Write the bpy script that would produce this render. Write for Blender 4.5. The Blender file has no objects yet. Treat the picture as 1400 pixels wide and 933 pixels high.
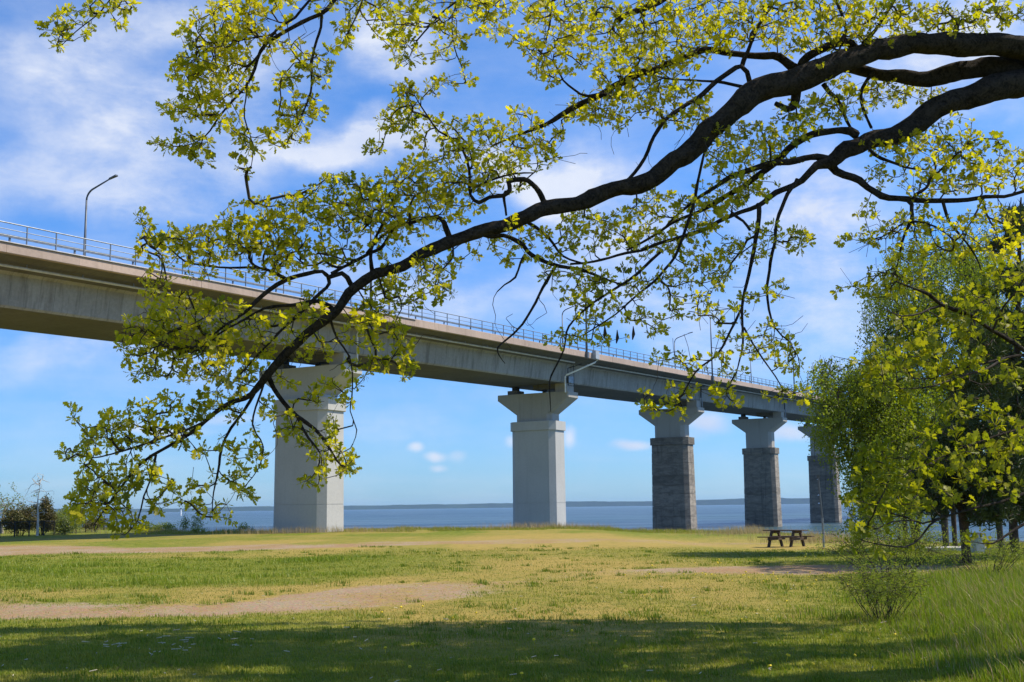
import bpy, math, random
import numpy as np
from mathutils import Vector, Matrix
from mathutils.kdtree import KDTree
random.seed(7); rng = np.random.default_rng(7)
scene = bpy.context.scene
col = scene.collection

# ------------------------------------------------------------------ camera
FPX = 1617.0; PITCH = 0.1395; ROLL = 0.0128; EYE = 1.6
_F = np.array([0, math.cos(PITCH), math.sin(PITCH)]); _R = np.array([1., 0, 0]); _U = np.cross(_R, _F)
_c, _s = math.cos(ROLL), math.sin(ROLL)
CR = _c*_R - _s*_U; CU = _s*_R + _c*_U; CF = _F
cd = bpy.data.cameras.new('camera'); cam = bpy.data.objects.new('camera', cd); col.objects.link(cam)
cd.sensor_width = 36; cd.lens = FPX/1400*36; cd.clip_start = 0.1; cd.clip_end = 60000
cam.matrix_world = Matrix(((CR[0], CU[0], -CF[0], 0), (CR[1], CU[1], -CF[1], 0), (CR[2], CU[2], -CF[2], EYE), (0, 0, 0, 1)))
scene.camera = cam
def at(px, py, depth):
    """point seen at photo pixel (px,py), 'depth' metres along the view axis"""
    v = CF + CR*((px-700)/FPX) + CU*((466.5-py)/FPX)
    return np.array([0, 0, EYE]) + v*depth
def to_px(P):
    v = np.asarray(P) - np.array([0, 0, EYE])
    z = v@CF
    return 700+FPX*(v@CR)/z, 466.5-FPX*(v@CU)/z, z

# ------------------------------------------------------------------ light
SUN_EL = math.radians(50); SUN_AZ = math.radians(80)       # azimuth from +Y towards +X
sd = Vector((math.sin(SUN_AZ)*math.cos(SUN_EL), math.cos(SUN_AZ)*math.cos(SUN_EL), math.sin(SUN_EL)))
sl = bpy.data.lights.new('sun', 'SUN'); sl.energy = 4.0; sl.angle = math.radians(0.55); sl.color = (1, .93, .80)
so = bpy.data.objects.new('sun', sl); so.rotation_euler = sd.to_track_quat('Z', 'Y').to_euler(); col.objects.link(so)
vs = scene.view_settings; vs.view_transform = 'Standard'; vs.look = 'None'; vs.exposure = 0.55; vs.gamma = 1; vs.use_curve_mapping = False
scene.cycles.max_bounces = 8; scene.cycles.transparent_max_bounces = 12
scene.cycles.sample_clamp_indirect = 6
try: scene.cycles.use_denoising = True
except Exception: pass

# ------------------------------------------------------------------ node helper
class NT:
    def __init__(s, nt): s.nt = nt; s.n = nt.nodes; s.l = nt.links
    def new(s, t, **k):
        n = s.n.new(t)
        for a, b in k.items(): setattr(n, a, b)
        return n
    def put(s, sock, v):
        if isinstance(v, bpy.types.NodeSocket): s.l.new(v, sock)
        elif v is not None:
            try: sock.default_value = v
            except Exception: sock.default_value = (*v, 1)
    def math(s, op, a, b=None, c=None, clamp=False):
        n = s.new('ShaderNodeMath', operation=op, use_clamp=clamp)
        for i, v in enumerate((a, b, c)):
            if v is not None: s.put(n.inputs[i], v)
        return n.outputs[0]
    def vec(s, op, a, b=None):
        n = s.new('ShaderNodeVectorMath', operation=op)
        s.put(n.inputs[0], a)
        if b is not None: s.put(n.inputs[1], b)
        return n.outputs[1] if op in ('LENGTH', 'DOT_PRODUCT', 'DISTANCE') else n.outputs[0]
    def noise(s, vec, scale, detail=4, rough=.55, dist=0):
        n = s.new('ShaderNodeTexNoise'); s.put(n.inputs['Vector'], vec)
        n.inputs['Scale'].default_value = scale; n.inputs['Detail'].default_value = detail
        n.inputs['Roughness'].default_value = rough; n.inputs['Distortion'].default_value = dist
        return n.outputs[0]
    def ramp(s, fac, lo, hi, a=0., b=1., smooth=True):
        n = s.new('ShaderNodeMapRange', interpolation_type='SMOOTHSTEP' if smooth else 'LINEAR')
        s.put(n.inputs[0], fac)
        for i, v in zip((1, 2, 3, 4), (lo, hi, a, b)): n.inputs[i].default_value = v
        return n.outputs[0]
    def mix(s, fac, a, b, mode='MIX'):
        n = s.new('ShaderNodeMix', data_type='RGBA', blend_type=mode)
        s.put(n.inputs[0], fac); s.put(n.inputs[6], a); s.put(n.inputs[7], b)
        return n.outputs[2]
    def mapping(s, vec, scale=(1, 1, 1), loc=(0, 0, 0), rot=(0, 0, 0)):
        n = s.new('ShaderNodeMapping'); s.put(n.inputs[0], vec)
        n.inputs[1].default_value = loc; n.inputs[2].default_value = rot; n.inputs[3].default_value = scale
        return n.outputs[0]

# ------------------------------------------------------------------ sky
w = bpy.data.worlds.new('World'); scene.world = w; w.use_nodes = True
g = NT(w.node_tree); g.n.clear()
sky = g.new('ShaderNodeTexSky', sky_type='NISHITA'); sky.sun_disc = False
sky.sun_elevation = SUN_EL; sky.sun_rotation = SUN_AZ; sky.air_density = 1.0; sky.dust_density = 0.25; sky.ozone_density = 2.2
SKY_K = 0.13
tc = g.new('ShaderNodeTexCoord'); D = tc.outputs['Generated']
sep = g.new('ShaderNodeSeparateXYZ'); g.put(sep.inputs[0], D)
dx, dy, dz = sep.outputs
zz = g.math('MAXIMUM', dz, 0.0)
inv = g.math('DIVIDE', 1.0, g.math('ADD', zz, 0.12))
cmb = g.new('ShaderNodeCombineXYZ'); g.put(cmb.inputs[0], g.math('MULTIPLY', dx, inv)); g.put(cmb.inputs[1], g.math('MULTIPLY', dy, inv))
plane = cmb.outputs[0]
n1 = g.noise(g.mapping(plane, (1.0, 1.5, 1)), 0.9, 9, .58, .3)
n2 = g.noise(g.mapping(plane, (1, 1, 1), (3.1, 7.7, 0)), 0.45, 4, .5, .2)
n3 = g.noise(g.mapping(D, (1, 1, 1.7), (1.3, 0, .4)), 8.0, 8, .6, .15)
base = g.ramp(g.math('ADD', g.math('MULTIPLY', n1, .6), g.math('MULTIPLY', n2, .5)), .44, .74, 0, .8)
# cloud banks, each at its own bearing and height
ys = g.math('MAXIMUM', dy, 0.05)
uvc = g.new('ShaderNodeCombineXYZ'); g.put(uvc.inputs[0], g.math('DIVIDE', dx, ys)); g.put(uvc.inputs[1], g.math('DIVIDE', dz, ys))
warp = g.new('ShaderNodeTexNoise'); g.put(warp.inputs['Vector'], D); warp.inputs['Scale'].default_value = 9; warp.inputs['Detail'].default_value = 6
wv = g.vec('SCALE', g.vec('SUBTRACT', warp.outputs[1], (.5, .5, .5))); wv.node.inputs[3].default_value = .16
uv = g.vec('ADD', uvc.outputs[0], wv)
wf = g.vec('SCALE', g.vec('SUBTRACT', warp.outputs[1], (.5, .5, .5))); wf.node.inputs[3].default_value = .035
uvf = g.vec('ADD', uvc.outputs[0], wf)
BANKS = [(170, 150, 200, 80, .75), (60, 70, 130, 60, .6), (180, 20, 160, 50, .55), (330, 110, 120, 60, .4), (130, 250, 260, 60, .55), (430, 215, 170, 55, .6),
         (540, 60, 75, 75, .9), (530, 215, 170, 50, .9), (760, 235, 130, 55, 1.1), (620, 400, 260, 60, .5), (1130, 285, 130, 85, 1.1),
         (1060, 420, 260, 90, .6), (1290, 90, 160, 90, .9), (120, 500, 220, 40, .5), (880, 330, 200, 60, .5), (560, 560, 300, 22, .3)]
PUFFS = [(563, 607, 12, 8, .75), (592, 618, 16, 8, .8), (622, 618, 14, 8, .35), (597, 634, 12, 6, .5), (858, 612, 30, 8, .8), (775, 598, 10, 16, .7),
         (697, 600, 10, 8, .5), (965, 578, 36, 18, .85), (1080, 592, 36, 14, .8), (940, 600, 30, 9, .3), (215, 590, 70, 9, .6), (300, 575, 60, 8, .4)]
def bank(px, py, rx, ry, a, src):
    d = at(px, py, 1) - np.array([0, 0, EYE]); u0, v0 = d[0]/d[1], d[2]/d[1]
    q = g.vec('MULTIPLY', g.vec('SUBTRACT', src, (u0, v0, 0)), (FPX/rx, FPX/ry, 0))
    # the source's own z is warp noise; drop it
    return g.ramp(g.vec('LENGTH', q), 1.35, .1, 0, a)
tot = None
for b in BANKS:
    o = bank(*b, uv); tot = o if tot is None else g.math('ADD', tot, o)
n4 = g.noise(g.mapping(D, (1, 1, 2.6), (4, 1, 2)), 26.0, 7, .62, .6)
tot = g.math('MULTIPLY', tot, g.math('ADD', g.ramp(n3, .30, .66, .3, .9), g.ramp(n4, .35, .7, 0, .22)))
pf = None
for b in PUFFS:
    o = bank(*b, uvf); pf = o if pf is None else g.math('ADD', pf, o)
front = g.ramp(dy, .25, .45)
cm = g.math('ADD', g.math('MULTIPLY', g.math('MINIMUM', tot, .95), front), g.math('MULTIPLY', base, .42))
cm = g.math('ADD', g.math('MULTIPLY', cm, g.ramp(dz, .05, .16, .35, 1)), g.ramp(g.math('ADD', g.math('MULTIPLY', n4, .3), g.math('MULTIPLY', n3, .7)), .4, .66, 0, .09))
cm = g.math('ADD', cm, g.math('MULTIPLY', pf, front))
cm = g.math('MINIMUM', cm, .93)
tint = g.mix(1.0, sky.outputs[0], g.mix(g.ramp(dz, 0.0, .38), (.30, .52, .90, 1), (.25, .60, 1.0, 1)), 'MULTIPLY')
ccol = g.mix(g.ramp(n3, .3, .7), (3.2, 3.7, 4.9, 1), (4.5, 4.75, 5.3, 1))
skc = g.mix(cm, tint, ccol)
bg = g.new('ShaderNodeBackground'); g.put(bg.inputs[0], skc); bg.inputs[1].default_value = SKY_K
out = g.new('ShaderNodeOutputWorld'); g.l.new(bg.outputs[0], out.inputs[0])

# ------------------------------------------------------------------ object helpers
def tag(o, label=None, cat=None, group=None, kind=None):
    if label: o['label'] = label
    if cat: o['category'] = cat
    if group: o['group'] = group
    if kind: o['kind'] = kind
    return o
def empty(name, loc=(0, 0, 0), rz=0):
    o = bpy.data.objects.new(name, None); o.location = loc; o.rotation_euler = (0, 0, rz); o.empty_display_size = .2
    col.objects.link(o); return o
def link(name, me, parent=None, loc=None):
    o = bpy.data.objects.new(name, me); col.objects.link(o)
    if parent is not None: o.parent = parent
    if loc is not None: o.location = loc
    return o
def mesh(name, V, F, mat, smooth=False):
    me = bpy.data.meshes.new(name); me.from_pydata([tuple(v) for v in V], [], F)
    me.materials.append(mat)
    if smooth: me.polygons.foreach_set('use_smooth', [True]*len(me.polygons))
    me.update(); return me
def fastmesh(name, V, F, mat, smooth=False):
    """V (n,3), F (m,k) arrays"""
    V = np.asarray(V, dtype=np.float32); F = np.asarray(F, dtype=np.int32); m, k = F.shape
    me = bpy.data.meshes.new(name); me.vertices.add(len(V)); me.vertices.foreach_set('co', V.ravel())
    me.loops.add(m*k); me.loops.foreach_set('vertex_index', F.ravel())
    me.polygons.add(m); me.polygons.foreach_set('loop_start', np.arange(0, m*k, k, dtype=np.int32))
    me.polygons.foreach_set('loop_total', np.full(m, k, dtype=np.int32))
    me.materials.append(mat); me.update(calc_edges=True)
    if smooth: me.polygons.foreach_set('use_smooth', np.ones(m, dtype=bool))
    return me
class MB:
    def __init__(s): s.V = []; s.F = []
    def prism(s, A, B):
        """two rings of the same number of points, joined and capped"""
        n = len(A); o = len(s.V); s.V += [tuple(p) for p in A] + [tuple(p) for p in B]
        s.F += [(o+i, o+(i+1) % n, o+n+(i+1) % n, o+n+i) for i in range(n)]
        s.F += [tuple(o+i for i in reversed(range(n))), tuple(o+n+i for i in range(n))]
    def box(s, x0, x1, y0, y1, z0, z1):
        s.prism([(x0, y0, z0), (x1, y0, z0), (x1, y1, z0), (x0, y1, z0)], [(x0, y0, z1), (x1, y0, z1), (x1, y1, z1), (x0, y1, z1)])
    def tube(s, pts, rad, n=6):
        pts = [Vector(p) for p in pts]; rad = rad if hasattr(rad, '__len__') else [rad]*len(pts)
        o = len(s.V)
        for i, p in enumerate(pts):
            t = (pts[min(i+1, len(pts)-1)] - pts[max(i-1, 0)]).normalized()
            a = t.cross(Vector((0, 0, 1)) if abs(t.z) < .9 else Vector((0, 1, 0))).normalized(); b = t.cross(a)
            for k in range(n):
                an = 2*math.pi*k/n; s.V.append(tuple(p + (a*math.cos(an) + b*math.sin(an))*rad[i]))
        for i in range(len(pts)-1):
            for k in range(n):
                s.F.append((o+i*n+k, o+i*n+(k+1) % n, o+(i+1)*n+(k+1) % n, o+(i+1)*n+k))
        s.F.append(tuple(o+k for k in reversed(range(n)))); s.F.append(tuple(o+(len(pts)-1)*n+k for k in range(n)))
    def build(s, name, mat, parent=None, smooth=False):
        return link(name, mesh(name, s.V, s.F, mat, smooth), parent)

# ------------------------------------------------------------------ materials
def newmat(name):
    m = bpy.data.materials.new(name); m.use_nodes = True; h = NT(m.node_tree)
    b = h.n['Principled BSDF']; b.inputs['Specular IOR Level'].default_value = .3
    return m, h, b
def simple(name, c, rough=.6, metal=0, var=.15, scale=3.):
    m, h, b = newmat(name)
    P = h.new('ShaderNodeNewGeometry').outputs['Position']
    n = h.noise(P, scale, 5)
    h.put(b.inputs['Base Color'], h.mix(h.ramp(n, .3, .7), tuple(x*(1-var) for x in c)+(1,), tuple(min(1, x*(1+var)) for x in c)+(1,)))
    b.inputs['Roughness'].default_value = rough; b.inputs['Metallic'].default_value = metal
    return m
AX = 0.5147
def concrete(name, c, stain=.35, lines=0., var=.2, warm=0.):
    """weathered concrete; lines = spacing of vertical form-board marks along the bridge"""
    m, h, b = newmat(name)
    P = h.new('ShaderNodeNewGeometry').outputs['Position']
    R = h.mapping(P, rot=(0, 0, AX))       # local: y runs along the bridge
    big = h.noise(R, .35, 5); fine = h.noise(R, 6, 6, .65)
    streak = h.noise(h.mapping(R, (2.2, 2.2, .16)), 1.0, 5, .6)
    f = h.math('ADD', h.math('MULTIPLY', h.ramp(big, .3, .7), .45), h.math('MULTIPLY', h.ramp(fine, .25, .75), .55))
    cc = h.mix(f, tuple(x*(1-var) for x in c)+(1,), tuple(x*(1+var) for x in c)+(1,))
    cc = h.mix(h.math('MULTIPLY', h.ramp(streak, .5, .72), stain), cc, (c[0]*.35, c[1]*.33, c[2]*.3, 1))
    pale = h.noise(h.mapping(R, (1, .7, .4), (5, 2, 1)), .9, 6, .6)
    cc = h.mix(h.math('MULTIPLY', h.ramp(pale, .62, .75), stain*.5), cc, (c[0]*1.5, c[1]*1.5, c[2]*1.5, 1))
    hb = fine
    if lines:
        sp = h.new('ShaderNodeSeparateXYZ'); h.put(sp.inputs[0], R)
        fr = h.math('FRACT', h.math('DIVIDE', sp.outputs[1], lines))
        ln = h.ramp(h.math('ABSOLUTE', h.math('SUBTRACT', fr, .5)), .0, .035, 1, 0)
        ln = h.math('MULTIPLY', ln, h.ramp(h.noise(R, 1.3, 3), .35, .6))
        idn = h.new('ShaderNodeTexWhiteNoise', noise_dimensions='1D'); h.put(idn.inputs['W'], h.math('FLOOR', h.math('ADD', h.math('DIVIDE', sp.outputs[1], lines), .5)))
        cc = h.mix(h.math('MULTIPLY', idn.outputs[0], .35), cc, h.mix(1, cc, (.72, .71, .69, 1), 'MULTIPLY'))
        cc = h.mix(h.math('MULTIPLY', ln, .6), cc, (c[0]*.35, c[1]*.35, c[2]*.34, 1))
    h.put(b.inputs['Base Color'], cc); b.inputs['Roughness'].default_value = .85
    bp = h.new('ShaderNodeBump'); bp.inputs['Strength'].default_value = .3; bp.inputs['Distance'].default_value = .03
    h.put(bp.inputs['Height'], hb); h.put(b.inputs['Normal'], bp.outputs[0])
    return m
M = {}
M['girder'] = concrete('girder_concrete', (.325, .315, .29), .6, .92)
M['shaded_soffit'] = concrete('shaded_soffit_concrete', (.135, .128, .112), .4, .92)  # girder concrete darkened for the undersides, shade under the deck put into the colour
M['edge'] = concrete('edge_concrete', (.44, .33, .26), .25, 0, .14)
M['painted'] = concrete('painted_concrete', (.47, .455, .42), .10, 0, .09)
M['cap'] = concrete('cap_concrete', (.38, .355, .31), .2, 0, .08)
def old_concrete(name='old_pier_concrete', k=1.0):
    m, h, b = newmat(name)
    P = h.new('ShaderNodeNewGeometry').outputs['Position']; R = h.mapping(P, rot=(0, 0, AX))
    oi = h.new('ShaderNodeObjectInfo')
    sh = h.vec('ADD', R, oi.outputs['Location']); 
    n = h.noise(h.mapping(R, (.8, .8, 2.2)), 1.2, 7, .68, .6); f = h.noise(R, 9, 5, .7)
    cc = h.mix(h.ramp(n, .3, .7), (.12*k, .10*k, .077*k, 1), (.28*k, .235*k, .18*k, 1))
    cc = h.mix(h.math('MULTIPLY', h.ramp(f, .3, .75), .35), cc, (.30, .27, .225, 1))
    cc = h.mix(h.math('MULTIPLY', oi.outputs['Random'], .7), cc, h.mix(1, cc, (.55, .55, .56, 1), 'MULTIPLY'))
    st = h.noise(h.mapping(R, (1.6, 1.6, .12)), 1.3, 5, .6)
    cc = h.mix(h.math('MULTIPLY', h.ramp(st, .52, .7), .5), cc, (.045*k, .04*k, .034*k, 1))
    geo = h.new('ShaderNodeNewGeometry')
    h.put(b.inputs['Base Color'], cc); b.inputs['Roughness'].default_value = .9
    bp = h.new('ShaderNodeBump'); bp.inputs['Strength'].default_value = .5; bp.inputs['Distance'].default_value = .05
    h.put(bp.inputs['Height'], h.math('ADD', n, h.math('MULTIPLY', f, .4))); h.put(b.inputs['Normal'], bp.outputs[0])
    return m
M['old'] = old_concrete()
M['old_pale'] = old_concrete('pale_pier_concrete', 1.65)
M['galv'] = simple('galvanised_steel', (.22, .235, .25), .45, .5, .2, 4)
M['lamp'] = simple('lamp_steel', (.13, .14, .155), .5, .3, .2, 2)
M['pipe'] = simple('pale_pipe', (.50, .48, .43), .6)
M['asphalt'] = simple('asphalt', (.05, .05, .05), .9)
M['dark'] = simple('dark_rubber', (.03, .03, .03), .8)
M['wood'] = simple('brown_wood', (.085, .055, .034), .8, 0, .45, 14)
M['paintedsteel'] = simple('grey_painted_steel', (.38, .40, .42), .5, .1, .15, 6)
M['slab'] = simple('pale_slab', (.45, .42, .37), .9, 0, .2, 5)
M['white'] = simple('white_paint', (.8, .8, .78), .5)
M['yellow'] = simple('dandelion_yellow', (.75, .55, .02), .7)
M['pale_bit'] = simple('dry_bits', (.55, .48, .33), .9, 0, .3, 20)
def bark(name, c1, c2, scale=6, rough=.9, bumpd=.02):
    m, h, b = newmat(name)
    P = h.new('ShaderNodeNewGeometry').outputs['Position']
    n = h.noise(h.mapping(P, (1, 1, 1.0)), scale, 6, .7, 1.0); n2 = h.noise(P, scale*5, 5, .7, .5)
    f = h.math('ADD', h.math('MULTIPLY', n, .5), h.math('MULTIPLY', n2, .5))
    h.put(b.inputs['Base Color'], h.mix(h.ramp(f, .36, .62), c1+(1,), c2+(1,)))
    b.inputs['Roughness'].default_value = rough; b.inputs['Specular IOR Level'].default_value = .12
    bp = h.new('ShaderNodeBump'); bp.inputs['Strength'].default_value = 1; bp.inputs['Distance'].default_value = bumpd
    h.put(bp.inputs['Height'], f); h.put(b.inputs['Normal'], bp.outputs[0])
    return m
M['oakbark'] = bark('oak_bark', (.012, .0095, .007), (.065, .05, .037), 9, .95, .05)
M['twig'] = simple('twig_bark', (.045, .034, .024), .9, 0, .4, 8)
M['pinebark'] = bark('pine_bark', (.03, .022, .017), (.11, .075, .055), 5)
def birchbark():
    m, h, b = newmat('birch_bark')
    P = h.new('ShaderNodeNewGeometry').outputs['Position']
    n = h.noise(h.mapping(P, (1.5, 1.5, 7)), 1.6, 5, .6)
    sp = h.new('ShaderNodeSeparateXYZ'); h.put(sp.inputs[0], P)     # old birches are black and cracked at the foot
    lowp = h.math('ADD', sp.outputs[2], h.math('MULTIPLY', n, 2.0))
    h.put(b.inputs['Base Color'], h.mix(h.ramp(lowp, 2.2, 4.2), (.045, .038, .032, 1), h.mix(h.ramp(n, .52, .6), (.5, .48, .44, 1), (.06, .05, .045, 1)))); b.inputs['Roughness'].default_value = .8
    return m
M['birch'] = birchbark()
M['palebark'] = simple('pale_bark', (.55, .52, .47), .9, 0, .2, 6)
M['greytwig'] = simple('grey_bark', (.30, .26, .21), .9, 0, .3, 6)
def leafmat(name, a, b_, c, trans=.5, tint=(1.25, 1.35, .35)):
    """thin leaves: random colour for each leaf, light comes through"""
    m = bpy.data.materials.new(name); m.use_nodes = True; h = NT(m.node_tree); h.n.clear()
    ri = h.new('ShaderNodeNewGeometry').outputs['Random Per Island']
    P = h.new('ShaderNodeNewGeometry').outputs['Position']
    n = h.noise(P, 1.1, 3)
    c1 = h.mix(ri, a+(1,), b_+(1,)); c1 = h.mix(h.ramp(n, .42, .7, 0, .7), c1, c+(1,))
    d = h.new('ShaderNodeBsdfDiffuse'); h.put(d.inputs[0], c1)
    t = h.new('ShaderNodeBsdfTranslucent'); h.put(t.inputs[0], h.mix(1, c1, tint+(1,), 'MULTIPLY'))
    gl = h.new('ShaderNodeBsdfGlossy'); gl.inputs['Roughness'].default_value = .45; gl.inputs[0].default_value = (1, 1, 1, 1)
    s1 = h.new('ShaderNodeMixShader'); s1.inputs[0].default_value = trans; h.l.new(d.outputs[0], s1.inputs[1]); h.l.new(t.outputs[0], s1.inputs[2])
    s2 = h.new('ShaderNodeMixShader'); s2.inputs[0].default_value = .015; h.l.new(s1.outputs[0], s2.inputs[1]); h.l.new(gl.outputs[0], s2.inputs[2])
    o = h.new('ShaderNodeOutputMaterial'); h.l.new(s2.outputs[0], o.inputs[0])
    return m
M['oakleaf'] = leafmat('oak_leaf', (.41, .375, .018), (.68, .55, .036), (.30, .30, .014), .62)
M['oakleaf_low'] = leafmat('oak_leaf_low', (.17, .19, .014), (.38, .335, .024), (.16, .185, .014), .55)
M['birchleaf'] = leafmat('birch_leaf', (.20, .25, .025), (.32, .345, .04), (.15, .20, .022), .5)
M['pineleaf'] = leafmat('pine_needles', (.035, .052, .016), (.07, .09, .03), (.025, .04, .014), .15)
M['shrubleaf'] = leafmat('shrub_leaf', (.17, .22, .03), (.30, .31, .05), (.13, .18, .03), .45)
M['juniper'] = leafmat('juniper', (.08, .095, .025), (.16, .13, .045), (.12, .075, .035), .25)
M['paleleaf'] = leafmat('pale_leaf', (.16, .20, .07), (.25, .27, .10), (.13, .17, .06), .4)
M['grass'] = leafmat('grass_blade', (.17, .215, .02), (.30, .30, .03), (.33, .28, .045), .4, (1.1, 1.2, .5))
M['tallgrass'] = leafmat('tall_grass_blade', (.14, .205, .016), (.28, .33, .03), (.20, .24, .025), .4, (1.1, 1.2, .5))
M['drygrass'] = leafmat('dry_grass', (.40, .28, .13), (.52, .38, .20), (.30, .26, .10), .3, (1, 1, .8))

# ------------------------------------------------------------------ terrain height and lawn patches
def vnoise(x, y, seed):
    xi = np.floor(x).astype(np.int64); yi = np.floor(y).astype(np.int64); xf = x-xi; yf = y-yi
    def hsh(a, b):
        n = (a*374761393 + b*668265263 + seed*1442695041) & 0x7fffffff
        n = ((n ^ (n >> 13))*1274126177) & 0x7fffffff
        return ((n ^ (n >> 16)) & 0xffff)/65535.0
    u = xf*xf*(3-2*xf); v = yf*yf*(3-2*yf)
    return (hsh(xi, yi)*(1-u)+hsh(xi+1, yi)*u)*(1-v) + (hsh(xi, yi+1)*(1-u)+hsh(xi+1, yi+1)*u)*v
def fbm(x, y, seed=0, o=4):
    r = 0; a = .5; t = 0
    for k in range(o):
        r = r + a*vnoise(x*2**k, y*2**k, seed+k*17); t += a; a *= .5
    return r/t
def sstep(a, b, x):
    t = np.clip((x-a)/(b-a), 0, 1); return t*t*(3-2*t)
SEA = -1.75
def edge_y(X):
    return np.interp(X, [-200, -60, -36, -26, 14, 17, 19.5, 24, 60, 300], [160, 150, 115, 92, 88, 76, 55, 52, 56, 60])
def zg(X, Y):
    X = np.asarray(X, float); Y = np.asarray(Y, float)
    z = (fbm(X*.12, Y*.12, 3)-.5)*.16
    z = z - .3*sstep(34, 54, Y)*sstep(4, 11, X)
    e = edge_y(X) + (fbm(X*.2, Y*.2, 9)-.5)*4
    k = np.maximum(0, Y-e)
    return z - np.minimum(k*.11, 3.0)
def hz(px): return 702.8-.0128*px
BAND1 = [(-14, 23.6, 16.0), (-10, 23.2, 16.8), (-5.2, 22.9, 17.7), (-2, 26.5, 20.5), (2, 31, 26), (5, 32.5, 30.5), (8, 31, 29)]
BAND2 = [(-60, 66, 44), (-26, 61, 43), (-18, 58, 44), (-9, 57, 45.5), (-3, 60, 50), (6, 62, 54), (14, 60, 56)]
def band(B, X, Y, soft):
    bx = [b[0] for b in B]; far = np.interp(X, bx, [b[1] for b in B]); near = np.interp(X, bx, [b[2] for b in B])
    wob = (fbm(X*.35, Y*.35, 21)-.5)*soft*2.2
    return sstep(0, soft, Y+wob-near)*sstep(0, soft, far-Y+wob)
def masks(X, Y):
    """dirt 0..1, dry 0..1, tall 0..1 (rough grass)"""
    b1 = band(BAND1, X, Y, 2.2)*(1-.86*sstep(-4.0, 2.5, X)); b2 = band(BAND2, X, Y, 3.5)*(1-.35*sstep(-8, 0, X))
    patch = np.exp(-(((X-7.5)/3.6)**2+((Y-29.5)/1.5)**2)*1.0)*2.2 + np.exp(-(((X-14)/4)**2+((Y-44.5)/1.0)**2))*.6
    nn = fbm(X*.9, Y*.9, 5); n2 = fbm(X*.25, Y*.12, 31); n3 = fbm(X*2.6, Y*2.6, 41, 3)
    dirt = np.clip(np.maximum(b1, b2)*(.70+.9*(nn-.35))+patch*(.4+nn), 0, 1)
    dry = np.clip(sstep(.38, .66, n2)*.6 + .8*np.exp(-(((X-1.0)/9)**2+((Y-30)/13)**2)) + .95*np.exp(-(((X-4)/15)**2+((Y-58)/12)**2)) + (n3-.5)*.5, 0, 1)
    dry = dry*(1-.8*sstep(5, 9, X)*(1-sstep(26, 30, Y)))*(1-.55*sstep(2.5, 7.5, X)*(1-sstep(38, 50, Y)))*(1-.35*(1-sstep(13, 18, Y)))
    green = sstep(0, 2.5, Y-np.interp(X, [-14, -5, 0], [24.5, 25, 31]))*(1-sstep(-3, 0, Y-np.interp(X, [-30, -9, 0], [43, 43, 41])))*(1-sstep(-6, 1.5, X))
    dry = dry*(1-.85*green)
    tall = sstep(-1.2, 2.2, X-np.interp(Y, [8, 12, 16, 22, 30], [5.3, 4.4, 4.6, 6.2, 10.0]) + (nn-.5)*3)*(1-sstep(25, 31, Y))
    tall = np.maximum(tall, .30*green*sstep(.42, .68, fbm(X*.35, Y*.6, 55)))
    e = edge_y(X); tall = np.maximum(tall, .55*sstep(-5, -1, Y-e)*sstep(.25, .55, nn))
    dirt = dirt*(1-tall)
    return dirt, dry, tall, green

# ------------------------------------------------------------------ ground
def grow(a, b, st, far, k=1.35):
    r = list(np.arange(a, b+1e-6, st)); s = st; x = b
    while x < far: s *= k; x += s; r.append(x)
    return r
gx = grow(0, 18, .3, 2600, 1.16); gx = np.array([-x for x in gx[:0:-1]]+gx)
gy = np.array([-v for v in grow(0, 3, 1, 400, 1.5)[:0:-1]] + list(np.arange(0, 7, 1)) + list(np.arange(7, 40, .28)) + list(np.arange(40, 70, .6)) + grow(70, 130, 1.2, 200, 1.3))
GX, GY = np.meshgrid(gx, gy)
V = np.stack([GX.ravel(), GY.ravel(), zg(GX, GY).ravel()], 1)
nx, ny = len(gx), len(gy); idx = np.arange(nx*ny).reshape(ny, nx)
F = np.stack([idx[:-1, :-1].ravel(), idx[:-1, 1:].ravel(), idx[1:, 1:].ravel(), idx[1:, :-1].ravel()], 1)
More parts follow.
